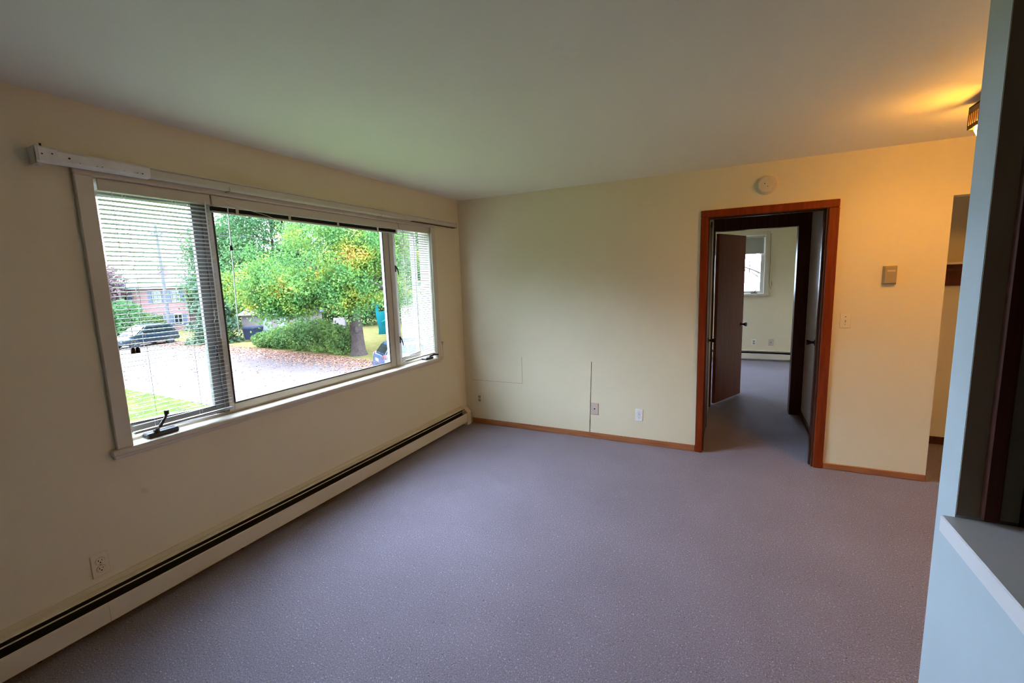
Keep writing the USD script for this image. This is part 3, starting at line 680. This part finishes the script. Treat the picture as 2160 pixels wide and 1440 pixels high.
def leaves(c, size, flat=0.0, rng=RNG):
    """Kite-shaped leaves folded along the midrib, one per centre."""
    n = len(c)
    a = rng.normal(size=(n, 3))
    a[:, 2] *= (1 - flat)
    a /= np.linalg.norm(a, axis=1, keepdims=True)
    b = rng.normal(size=(n, 3))
    b[:, 2] *= (1 - flat)
    b -= (b * a).sum(1, keepdims=True) * a
    b /= np.linalg.norm(b, axis=1, keepdims=True) + 1e-9
    nn = np.cross(a, b)
    s = (size * rng.uniform(0.6, 1.3, n))[:, None]
    w = s * 0.33
    v = np.stack([c - a * s * 0.5, c - a * s * 0.12 + b * w + nn * s * 0.10, c + a * s * 0.22 + b * w * 0.72 + nn * s * 0.08, c + a * s * 0.55, c + a * s * 0.22 - b * w * 0.72 + nn * s * 0.08, c - a * s * 0.12 - b * w + nn * s * 0.10], 1).reshape(-1, 3)
    k = np.arange(n)[:, None] * 6
    f = np.concatenate([k + [0, 1, 5], k + [1, 2, 5], k + [2, 4, 5], k + [2, 3, 4]], 1).reshape(-1, 3)
    return v, f


def crown_points(centers, per, sigma, rng=RNG):
    c = np.repeat(np.asarray(centers, float), per, 0)
    return c + rng.normal(size=c.shape) * sigma


def ellipsoid_centers(n, c, r, zmin=-99, shell=0.35, rng=RNG):
    out = []
    while len(out) < n:
        p = rng.normal(size=3)
        p /= np.linalg.norm(p)
        q = np.array(c) + p * np.array(r) * (shell + (1 - shell) * rng.uniform() ** 0.5)
        if q[2] > zmin:
            out.append(q)
    return np.array(out)


def limb(p0, p1, r0, r1, bend=0.3, n=6, rng=RNG):
    p0, p1 = np.array(p0, float), np.array(p1, float)
    L = np.linalg.norm(p1 - p0)
    off = rng.normal(size=3) * bend * L * 0.3
    t = np.linspace(0, 1, n)[:, None]
    path = p0 + (p1 - p0) * t + off * (t * (1 - t)) * 2
    return tube(path, np.linspace(r0, r1, n), 7)


obj('lawn', bx(-45, -0.3, -25, 9.75, ZG - 0.3, ZG), 'grass', kind='structure', label='mown green lawn with fallen leaves outside the window')
obj('driveway', prism([(-46, 10.35), (-14.2, 9.19), (-0.3, 8.7), (-0.3, 16.2), (-12.8, 17.35), (-18.2, 18.3), (-30.6, 19.5), (-46, 20.6)], 'z', ZG - 0.3, ZG + 0.012), 'asphalt', kind='structure', label='pale grey driveway outside the window')
obj('back_yard', bx(-110, 25, 9.0, 110, ZG - 0.4, ZG - 0.01), 'leafy_grass', kind='structure', label='leaf strewn grass beyond the driveway')
obj('street_verge', bx(-110, -45, -60, 9.0, ZG - 0.4, ZG - 0.01), 'grass', kind='structure', label='grass verge across the street')
# leaf litter along the far kerb and scattered over the asphalt
n = 16000
u = RNG.uniform(-44, -12, n)
edge = np.interp(u, [-46, -30.6, -18.2, -12.8], [20.6, 19.5, 18.3, 17.35])
v = edge + 0.5 - np.abs(RNG.normal(size=n)) * 1.35
lv = leaves(np.stack([u, v, np.full(n, ZG + 0.03)], 1), 0.095, 0.85)
o = obj('fallen_leaves', lv, 'litter', kind='stuff', label='drift of brown fallen leaves along the far edge of the driveway')
tag(o, None, 'leaves')
n = 1500
c = np.stack([RNG.uniform(-40, -8, n), RNG.uniform(10.5, 18, n), np.full(n, ZG + 0.03)], 1)
o = obj('fallen_leaves', leaves(c, 0.085, 0.85), 'litter', kind='stuff', label='few leaves scattered over the open driveway')
tag(o, None, 'leaves')
n = 2500
c = np.stack([RNG.uniform(-26, -8, n), RNG.uniform(3, 9.6, n), np.full(n, ZG + 0.03)], 1)
o = obj('fallen_leaves', leaves(c, 0.085, 0.85), 'litter', kind='stuff', label='yellow brown leaves lying on the green lawn')
tag(o, None, 'leaves')

# the maple with its trunk on the far side of the driveway
mp = thing('maple_tree', 'large maple with yellow green and orange leaves in front of the centre pane', 'tree', (-17.47, 19.64, ZG))
tr = [tube([(0, 0, -0.05), (0.0, 0, 0.25), (-0.03, 0.02, 0.9), (-0.10, 0.05, 1.8), (-0.16, 0.05, 2.7), (-0.2, 0.1, 4.2), (0.0, 0.2, 6.5)], [0.56, 0.44, 0.38, 0.36, 0.34, 0.28, 0.12], 14)]
bl_ends = [(-4.8, -3.0, 4.2), (-3.5, -1.0, 6.5), (1.5, -3.5, 5.0), (3.5, 0.5, 6.0), (-5.2, -0.5, 5.2), (-1.5, -4.5, 4.2), (2.5, 3.0, 7.0), (-3.0, 3.0, 7.0), (-0.5, -1.5, 8.5), (-5.6, -3.4, 4.4), (4.6, -2.0, 4.0)]
for e in bl_ends:
    z0 = RNG.uniform(2.2, 4.0)
    tr.append(limb((-0.17, 0.06, z0), e, 0.15, 0.04, 0.25))
    for q in range(4):
        a = np.array((-0.17, 0.06, z0)) + (np.array(e) - np.array((-0.17, 0.06, z0))) * RNG.uniform(0.45, 0.95)
        tr.append(limb(a, a + RNG.normal(size=3) * [0.9, 0.9, 0.6] + [0, 0, 0.3], 0.04, 0.01, 0.4, 5))
obj('trunk', cat(*tr), 'bark', mp, smooth=50)
obj('knot', cat(*[moved(as_tm(m3.Manifold.sphere(0.16, 16).scale([0.5, 0.9, 1.4])), p) for p in ((0.22, -0.26, 1.55), (0.16, -0.30, 2.3))]), 'bark', mp, smooth=60)
cc = np.vstack([ellipsoid_centers(150, (-0.6, -0.6, 5.0), (5.2, 5.2, 3.0), 3.05, 0.5), ellipsoid_centers(60, (-4.2, -2.6, 4.1), (2.6, 2.2, 1.3), 3.3, 0.1), ellipsoid_centers(60, (-1.6, -3.6, 3.8), (2.2, 1.6, 1.4), 2.75, 0.1), ellipsoid_centers(36, (1.8, -2.4, 3.9), (1.6, 1.5, 1.2), 2.7, 0.1), ellipsoid_centers(50, (2.6, -1.0, 6.0), (2.2, 2.0, 1.8), 3.0, 0.1), ellipsoid_centers(60, (0, 0, 9.2), (5, 5, 2.0), 6.0, 0.3)])
obj('foliage', leaves(crown_points(cc, 230, 0.31), 0.125), 'maple_leaf', mp, kind='stuff', label='yellow green leaves with orange patches')


def tree(name, label, loc, h, r, mat, nclust, per, size, zlo=0.15, group=None, bark='bark', trunk_r=0.22, sigma=0.55, under=None):
    t = thing(name, label, 'tree', loc, 0, group)
    parts = [tube([(0, 0, -0.1), (0.05, 0, h * 0.3), (0, 0.08, h * 0.6), (0.05, 0, h * 0.92)], [trunk_r, trunk_r * 0.85, trunk_r * 0.5, 0.04], 9)]
    for k in range(9):
        a = RNG.uniform(0, 2 * PI)
        z = h * RNG.uniform(0.25, 0.75)
        parts.append(limb((0, 0, z), (math.cos(a) * r * 0.7, math.sin(a) * r * 0.7, z + h * 0.15), trunk_r * 0.4, 0.03, 0.4))
    obj('trunk', cat(*parts), bark, t, smooth=50)
    c = ellipsoid_centers(nclust, (0, 0, h * (0.5 + zlo / 2)), (r, r, h * (0.5 - zlo / 2)), h * zlo, 0.4)
    obj('foliage', leaves(crown_points(c, per, sigma), size), mat, t, kind='stuff')
    return t


# the wall of trees beyond the maple; unseen lawn trees added to block sky
for lab, x, y, h_, r_ in (
    ('dark green tree rising at the upper left of the centre pane', -40.0, 31.0, 15.0, 4.6),
    ('low green tree behind the grey shed', -36.0, 31.5, 8.6, 3.6),
    ('mid green tree behind the maple crown, left of the trunk', -32.5, 35.5, 9.0, 3.8),
    ('broad green tree behind the maple trunk', -29.5, 38.5, 13.5, 4.6),
    ('green tree standing behind the teal tarp', -25.0, 40.5, 15.0, 4.8),
    ('tall green tree behind the white gabled house', -19.0, 42.0, 15.5, 5.0),
    ('far green tree right of the utility pole', -46.5, 30.0, 11.5, 3.6),
    ('large unseen front lawn tree added to block low sky, nearest the building', -9.0, -16.0, 9.8, 4.6),
    ('large unseen front lawn tree added to block low sky, second from the building', -18.0, -16.5, 10.2, 4.8),
    ('large unseen front lawn tree added to block low sky, third from the building', -27.0, -14.5, 10.6, 4.8),
    ('large unseen front lawn tree added to block low sky, by the street', -36.5, -13.0, 11.0, 5.0),
):
    tree('leafy_tree', lab, (x, y, ZG), h_, r_, 'green_leaf', 180, 110, 0.27, 0.04, None, trunk_r=0.25, sigma=0.65)
pt = thing('pale_trunk_tree', 'pale barked forked tree at the right edge of the centre pane', 'tree', (-20.6, 25.8, ZG))
obj('trunk', cat(tube([(0, 0, -0.1), (0.02, 0, 2.0), (-0.05, 0.03, 4.2), (0.0, 0.05, 6.2), (0.25, 0.2, 9.5)], [0.20, 0.17, 0.15, 0.12, 0.04], 9), tube([(-0.02, 0.02, 4.9), (-0.35, -0.25, 6.0), (-0.75, -0.6, 7.4), (-0.9, -0.75, 9.0)], [0.10, 0.09, 0.07, 0.03], 8),
                 tube([(0, 0.04, 5.4), (0.35, 0.3, 6.4), (0.5, 0.4, 8.5)], [0.08, 0.07, 0.03], 8), tube([(-0.3, -0.2, 5.9), (-0.9, -0.7, 6.4), (-1.4, -1.1, 6.6)], [0.045, 0.03, 0.012], 6)), 'pale_bark', pt, smooth=50)
obj('foliage', leaves(crown_points(ellipsoid_centers(24, (0, 0, 9.6), (2.2, 2.2, 1.6)), 40, 0.4), 0.2), 'green_leaf', pt, kind='stuff')
bt = thing('bare_tree', 'thin bare branched tree outside the small bedroom window', 'tree', (3.9, 15.5, ZG))
bp = [tube([(0, 0, -0.1), (0.05, 0, 2.5), (-0.1, 0, 6.5)], [0.12, 0.09, 0.03], 8)]
for k in range(16):
    z = RNG.uniform(1.6, 5.2)
    a = RNG.uniform(0, 2 * PI)
    e = np.array((math.cos(a) * 1.3, math.sin(a) * 1.3, z + RNG.uniform(0.6, 1.6)))
    bp.append(limb((0, 0, z), e, 0.035, 0.008, 0.4, 6))
    for q in range(5):
        p = np.array((0, 0, z)) + (e - np.array((0, 0, z))) * RNG.uniform(0.3, 1)
        bp.append(limb(p, p + RNG.normal(size=3) * [0.4, 0.4, 0.3] + [0, 0, 0.35], 0.012, 0.004, 0.4, 4))
obj('trunk', cat(*bp), 'bark', bt, smooth=50)
sp = thing('spruce_tree', 'dark blue green spruce seen through the left blind beside the utility pole', 'tree', (-34.0, 20.9, ZG))
obj('trunk', tube([(0, 0, -0.1), (0, 0, 5.6)], [0.2, 0.03], 8), 'bark', sp)
pts = []
for k in range(9000):
    z = RNG.uniform(0.0, 1.0) ** 1.15
    rr = 2.3 * (1 - z) ** 0.6 * math.sqrt(RNG.uniform(0.05, 1)) * (0.75 + 0.25 * math.sin(z * 30))
    a = RNG.uniform(0, 2 * PI)
    pts.append((rr * math.cos(a), rr * math.sin(a), 0.1 + 6.4 * z - 0.22 * rr))
obj('foliage', leaves(np.array(pts) + RNG.normal(size=(9000, 3)) * 0.15, 0.24, 0.3), 'blue_needle', sp, kind='stuff')
tree('red_tree', 'small purplish red tree at the left edge of the left blind', (-55.0, 22.2, ZG), 7.0, 1.9, 'red_leaf', 60, 55, 0.32, 0.25, None, trunk_r=0.14, sigma=0.5)


def bush(name, label, loc, size, mat, n, leaf, rng=RNG):
    t = thing(name, label, 'shrub', loc)
    st = [tube([(0, 0, -0.05), (rng.normal() * size[0] * 0.3, rng.normal() * size[1] * 0.3, size[2] * 0.8)], [0.03, 0.008], 5) for _ in range(6)]
    obj('stem', cat(*st), 'bark', t)
    p = rng.normal(size=(n, 3))
    p /= np.linalg.norm(p, axis=1, keepdims=True)
    p *= (rng.uniform(0, 1, n) ** 0.4)[:, None]
    p = p * [size[0], size[1], size[2] * 0.55] + [0, 0, size[2] * 0.5]
    p[:, 2] = np.maximum(p[:, 2], 0.04)
    obj('foliage', leaves(p, leaf), mat, t, kind='stuff')


for lab, x, y, s in (('leafy green shrub, leftmost of the row before the shed', -27.0, 20.5, (1.3, 1.0, 1.1)), ('tall green shrub second from the left in the row', -25.2, 20.4, (1.6, 1.1, 1.45)), ('bushy green shrub in the middle of the row', -23.0, 20.1, (1.7, 1.1, 1.9)), ('wide green shrub right of the middle of the row', -20.8, 19.9, (1.6, 1.1, 2.1)), ('green shrub against the left side of the maple trunk', -18.9, 19.7, (1.2, 0.9, 1.7))):
    bush('shrub', lab, (x, y, ZG), s, 'hedge_leaf', 2600, 0.16)
bush('shrub', 'green shrub at the left edge of the centre pane, left of the shed', (-33.2, 20.6, ZG), (1.2, 0.9, 1.6), 'hedge_leaf', 1500, 0.17)
bush('shrub', 'rounded clipped bush in front of the brick house', (-50.5, 24.2, ZG), (1.3, 1.3, 1.9), 'hedge_leaf', 2200, 0.16)
bush('shrub', 'tall green hedge behind the parked black car', (-48.0, 21.0, ZG), (2.2, 1.6, 3.4), 'green_leaf', 2600, 0.26)
bush('shrub', 'dark hedge at the left edge behind the black car', (-49.5, 19.2, ZG), (1.8, 1.4, 3.0), 'blue_needle', 2200, 0.26)

# utility pole
up = thing('utility_pole', 'weathered wooden utility pole seen through the left blind', 'utility pole', (-38.36, 19.96, ZG))
obj('pole', tube([(0, 0, -0.2), (-0.06, 0, 4.8), (-0.12, 0, 9.4)], [0.13, 0.11, 0.08], 12), 'pole_wood', up, smooth=50)
obj('crossarm', bx(-0.9, 0.7, -0.06, 0.06, 8.6, 8.72), 'pole_wood', up)
obj('insulator', cat(*[cyl((x, 0, 8.72), 'z', 0.05, 0.14, 10) for x in (-0.8, -0.4, 0.2, 0.6)]), 'pole_wood', up, smooth=40)
obj('cable_loop', tube([(0.45 * math.cos(a), 0.25 * math.sin(a) - 0.1, 6.0 + 0.42 * math.sin(a)) for a in np.linspace(0, 2 * PI, 20)], 0.022, 6), 'gasket', up)
obj('pole_guard', bx(0.14, 0.20, -0.05, 0.05, 0.0, 1.6, 0.01), 'house_white', up, label='pale cable guard at the foot of the pole')
obj('overhead_wire', cat(tube([(-0.5, 0, 8.9), (-13.6, -7.0, 8.3), (-31.6, -17.0, 9.0)], 0.018, 5), tube([(0.2, 0, 8.9), (8.4, 10.0, 8.0), (18.4, 22.0, 8.8)], 0.018, 5)), 'gasket', up)

# brick house
bh = thing('brick_house', 'red brick house with grey roof and chimney seen through the left blind', 'house', (-52.0, 25.6, ZG), math.radians(30))
obj('wall', bx(-4.5, 3.2, 0, 8, -0.2, 4.7), 'brick', bh)
obj('roof', hull([(-4.9, -0.4, 4.65), (3.6, -0.4, 4.65), (-4.9, 8.4, 4.65), (3.6, 8.4, 4.65), (-2.0, 4, 6.3), (1.2, 4, 6.3)]), 'roof_grey', bh)
obj('chimney', bx(-1.2, -0.5, 2.6, 3.3, 5.0, 7.0, 0.02), 'brick', bh)
obj('eaves_board', bx(-4.8, 3.5, -0.34, -0.28, 4.45, 4.68), 'house_white', bh)
for x, z in ((-3.2, 3.0), (0.2, 3.0), (2.1, 3.0), (-3.2, 0.6), (0.2, 0.6), (2.1, 0.6)):
    f = obj('window', cat(bx(x - 0.45, x + 0.45, -0.06, 0.02, z, z + 0.08), bx(x - 0.45, x + 0.45, -0.06, 0.02, z + 1.12, z + 1.2), bx(x - 0.45, x - 0.37, -0.06, 0.02, z, z + 1.2), bx(x + 0.37, x + 0.45, -0.06, 0.02, z, z + 1.2), bx(x - 0.03, x + 0.03, -0.05, 0.02, z, z + 1.2)), 'house_white', bh)
    obj('pane', bx(x - 0.37, x + 0.37, -0.02, 0.01, z + 0.08, z + 1.12), 'car_glass', f)
    for s in (-1, 1):
        obj('shutter', bx(x + s * 0.70 - 0.2, x + s * 0.70 + 0.2, -0.05, 0.01, z, z + 1.2), 'shutter_blue', bh)

# neighbouring white house at the right
wh = thing('white_house', 'white gabled house side seen through the right blind', 'house', (-17.45, 23.7, ZG), math.radians(40.5))
wallp = [(0, -0.1), (9, -0.1), (9, 3.45), (4.5, 5.55), (0, 3.45)]
cs = m3.CrossSection([np.array(wallp, np.float64)], m3.FillRule.NonZero).extrude(7)
g = as_tm(cs)
g.vertices = np.stack([g.vertices[:, 0], g.vertices[:, 2], g.vertices[:, 1]], 1)
g.faces = g.faces[:, ::-1]
obj('wall', g, 'siding_white', wh)
for z in np.arange(0.0, 5.3, 0.2):
    half = 4.5 if z < 3.35 else 4.5 * (5.55 - z) / 2.1 - 0.05
    if half > 0.3:
        obj('clapboard', prism([(-0.028, z), (0.004, z), (0.004, z + 0.2), (-0.008, z + 0.2)], 'x', 4.5 - half, 4.5 + half), 'siding_white', wh)
for s in (-1, 1):
    obj('roof', hull([(4.5, -0.35, 5.60), (4.5, 7.3, 5.60), (4.5, -0.35, 5.72), (4.5, 7.3, 5.72), (4.5 + s * 4.85, -0.35, 3.34), (4.5 + s * 4.85, 7.3, 3.34), (4.5 + s * 4.85, -0.35, 3.46), (4.5 + s * 4.85, 7.3, 3.46)]), 'roof_grey', wh)

# shed with white doors
sd = thing('garden_shed', 'low grey shed with white door panels under the maple branches', 'shed', (-32.0, 24.4, ZG), math.radians(22))
obj('wall', bx(-2.6, 3.0, 0, 2.8, -0.1, 1.95), 'shed_grey', sd)
obj('roof', hull([(-2.9, -0.3, 1.95), (3.3, -0.3, 1.95), (-2.9, 3.1, 1.95), (3.3, 3.1, 1.95), (-2.9, 1.4, 2.5), (3.3, 1.4, 2.5)]), 'roof_grey', sd)
for x in (-0.70, 0.55):
    obj('door_panel', bx(x, x + 0.75, -0.05, 0.0, 0.1, 1.85, 0.01), 'house_white', sd, label='white shed door panel')
ct = thing('rubbish_cart', 'dark blue wheeled rubbish cart in front of the grey shed', 'bin', (-31.8, 22.6, ZG), math.radians(20))
obj('body', hull([(sx * 0.42, sy * 0.42, 0.12) for sx in (-1, 1) for sy in (-1, 1)] + [(sx * 0.55, sy * 0.5, 1.05) for sx in (-1, 1) for sy in (-1, 1)]), 'cart_blue', ct)
obj('lid', hull([(sx * 0.58, sy * 0.53, 1.05) for sx in (-1, 1) for sy in (-1, 1)] + [(sx * 0.5, sy * 0.45, 1.15) for sx in (-1, 1) for sy in (-1, 1)]), 'cart_blue', ct)
for s in (-1, 1):
    obj('wheel', cyl((s * 0.45 - 0.03, 0.42, 0.13), 'x', 0.13, 0.06, 16), 'tyre', ct, smooth=40)
obj('handle', tube([(-0.45, -0.55, 1.02), (-0.45, -0.66, 1.0), (0.45, -0.66, 1.0), (0.45, -0.55, 1.02)], 0.025, 6), 'cart_blue', ct)
pn = thing('leaning_board', 'flat grey board leaning behind the maple trunk', 'board', (-25.7, 25.8, ZG), math.radians(40))
obj('board', hull([(-0.45, 0, 0.0), (0.45, 0, 0.0), (-0.45, 0.06, 0.0), (0.45, 0.06, 0.0), (-0.45, 0.35, 1.6), (0.45, 0.35, 1.6), (-0.45, 0.41, 1.6), (0.45, 0.41, 1.6)]), 'shed_grey', pn)
obj('edge_strip', hull([(0.45, -0.02, 0.0), (0.53, -0.02, 0.0), (0.45, 0.08, 0.0), (0.53, 0.08, 0.0), (0.45, 0.33, 1.6), (0.53, 0.33, 1.6), (0.45, 0.43, 1.6), (0.53, 0.43, 1.6)]), 'gasket', pn)

# teal tarp draped over a swing frame
tp = thing('tarp', 'bright teal tarp draped over a low frame behind the maple', 'tarp', (-23.9, 29.1, ZG), math.radians(42))
prof = [(-0.55, 0.02), (-0.50, 0.4), (-0.62, 1.1), (-0.70, 1.9), (-0.66, 2.35), (-0.98, 2.62), (-0.5, 2.68), (0.0, 2.50), (-0.45, 2.30), (-0.42, 1.85), (0.2, 1.95), (0.9, 2.05), (0.95, 1.2), (0.95, 0.06), (0.2, 0.0)]
cs = m3.CrossSection([np.array(prof, np.float64)], m3.FillRule.NonZero).extrude(0.5, 6)
g = as_tm(cs)
vv = np.stack([g.vertices[:, 0], g.vertices[:, 2] - 0.25, g.vertices[:, 1]], 1)
vv[:, 1] += 0.12 * np.sin(vv[:, 0] * 4 + vv[:, 2] * 2.2)
obj('cloth', trimesh.Trimesh(vv, g.faces[:, ::-1], process=False), 'teal_tarp', tp, smooth=50)
obj('fold', hull([(-0.25, -0.36, 1.0), (0.85, -0.42, 1.6), (-0.2, -0.2, 0.2), (0.95, -0.2, 0.2), (0.9, -0.2, 1.65), (-0.25, -0.2, 1.1)]), 'teal_tarp', tp)
obj('tie_rope', tube([(0.95, -0.3, 0.6), (0.75, -0.4, 0.25), (0.72, -0.42, 0.02)], 0.03, 6), 'house_white', tp)


# cars
def car(name, label, loc, rz, paint, suv):
    t = thing(name, label, 'car', loc, rz)
    L, Wd = 4.5, 1.82
    hh = 1.62 if suv else 1.50

    def loft(sections):
        """Rings of (x, half width, z list) joined along x."""
        V, F, m = [], [], len(sections[0])
        for s in sections:
            V += s
        for i in range(len(sections) - 1):
            for k in range(m):
                a, b = i * m + k, i * m + (k + 1) % m
                F += [(a, b, a + m), (b, b + m, a + m)]
        for i in (0, len(sections) - 1):
            F += [(i * m, i * m + k, i * m + k + 1) if i else (i * m, i * m + k + 1, i * m + k) for k in range(1, m - 1)]
        tm = trimesh.Trimesh(V, F, process=False)
        trimesh.repair.fix_normals(tm)
        return tm

    def ring(x, zb, zt, w):
        return [(x, -w * 0.92, zb), (x, -w, zb + 0.12), (x, -w, zb + (zt - zb) * 0.6), (x, -w * 0.92, zt), (x, w * 0.92, zt), (x, w, zb + (zt - zb) * 0.6), (x, w, zb + 0.12), (x, w * 0.92, zb)]
    w = Wd / 2
    bd = [ring(-2.25, 0.42, 0.82, w * 0.86), ring(-2.15, 0.30, 0.98, w * 0.95), ring(-1.4, 0.26, 1.02, w), ring(0.0, 0.26, 1.00, w), ring(0.95, 0.26, 0.98, w), ring(1.6, 0.28, 0.92, w * 0.97), ring(2.1, 0.30, 0.80, w * 0.9), ring(2.27, 0.36, 0.66, w * 0.80)]
    body = obj('body', loft(bd), paint, t, smooth=35)
    gh = hull([(-2.05, s * w * 0.90, 0.96) for s in (-1, 1)] + [(1.15, s * w * 0.92, 0.95) for s in (-1, 1)] + [(-1.75, s * w * 0.72, hh - 0.06) for s in (-1, 1)] + [(0.25, s * w * 0.74, hh - 0.05) for s in (-1, 1)] + [(-1.3, s * w * 0.66, hh) for s in (-1, 1)] + [(0.0, s * w * 0.66, hh) for s in (-1, 1)])
    obj('cabin', gh, paint, t)
    for s in (-1, 1):
        for x0, x1, u0, u1 in ((-1.75, -1.05, -1.62, -1.05), (-0.98, -0.25, -0.98, -0.25), (-0.18, 0.85, -0.18, 0.22)):
            q = []
            for dd in (0.012, -0.03):
                q += [(x0, s * (w * 0.895 + dd), 1.02), (x1, s * (w * 0.895 + dd), 1.02), (u0, s * (w * 0.755 + dd), hh - 0.14), (u1, s * (w * 0.755 + dd), hh - 0.14)]
            obj('side_window', hull(q), 'car_glass', t)
        obj('roof_rail', tube([(-1.5, s * w * 0.62, hh - 0.01), (-1.3, s * w * 0.62, hh + 0.05), (0.0, s * w * 0.62, hh + 0.05), (0.2, s * w * 0.62, hh - 0.03)], 0.018, 6), 'rim', t)
        obj('headlight', hull([(2.0, s * w * 0.55, 0.62), (2.0, s * w * 0.55, 0.76), (2.22, s * w * 0.55, 0.64), (2.2, s * w * 0.55, 0.74), (1.85, s * w * 0.93, 0.68), (1.85, s * w * 0.93, 0.82), (2.08, s * w * 0.90, 0.68), (2.05, s * w * 0.88, 0.80)]), 'lamp_clear', t)
        obj('tail_light', hull([(-2.20, s * w * 0.80, 0.80), (-2.18, s * w * 0.80, 1.00), (-2.24, s * w * 0.84, 0.80), (-2.19, s * w * 0.86, 1.02), (-2.06, s * w * 0.955, 0.82), (-2.06, s * w * 0.93, 1.05), (-2.05, s * w * 0.8, 0.9)]), 'tail_red', t)
        obj('mirror', moved(bx(0.78, 0.95, -0.09, 0.09, 1.0, 1.12, 0.03), (0, s * (w + 0.06), 0)), paint, t)
        for x in (-1.38, 1.42):
            wl = cyl((x, s * (w - 0.20) - (0 if s > 0 else 0), 0.335), 'y' if s > 0 else '-y', 0.335, 0.215, 28)
            o_ = obj('wheel', wl, 'tyre', t, smooth=40)
            obj('rim', cat(cyl((x, s * (w + 0.012), 0.335), 'y' if s > 0 else '-y', 0.07, 0.012, 16), *[moved(bx(-0.022, 0.022, s * (w + 0.008), s * (w + 0.020), 0.03, 0.22, 0.004).apply_transform(trimesh.transformations.rotation_matrix(k * 2 * PI / 5, [0, 1, 0])), (x, 0, 0.335)) for k in range(5)]), 'rim', o_)
    obj('windscreen', hull([(1.10, s * w * 0.80, 1.01) for s in (-1, 1)] + [(0.34, s * w * 0.66, hh - 0.09) for s in (-1, 1)] + [(1.14, s * w * 0.80, 1.00) for s in (-1, 1)] + [(0.38, s * w * 0.66, hh - 0.08) for s in (-1, 1)]), 'car_glass', t)
    obj('rear_window', hull([(-2.03, s * w * 0.78, 1.04) for s in (-1, 1)] + [(-1.80, s * w * 0.66, hh - 0.12) for s in (-1, 1)] + [(-2.075, s * w * 0.78, 1.04) for s in (-1, 1)] + [(-1.845, s * w * 0.66, hh - 0.12) for s in (-1, 1)]), 'car_glass', t)
    obj('grille', bx(2.22, 2.285, -0.42, 0.42, 0.42, 0.60, 0.01), 'gasket', t)
    obj('number_plate', bx(-2.275, -2.245, -0.24, 0.24, 0.66, 0.80, 0.005), 'plate_white', t, label='blank white number plate')
    obj('rear_bumper', bx(-2.31, -2.15, -w * 0.88, w * 0.88, 0.36, 0.56, 0.03), paint, t)
    return t


car('car', 'black estate car parked across the driveway, seen through the left blind', (-38.2, 18.0, ZG + 0.012), math.radians(-75), 'car_black', True)
car('car', 'dark blue hatchback parked by the maple at the lower right of the window', (-10.75, 17.25, ZG + 0.012), math.radians(58), 'car_blue', False)
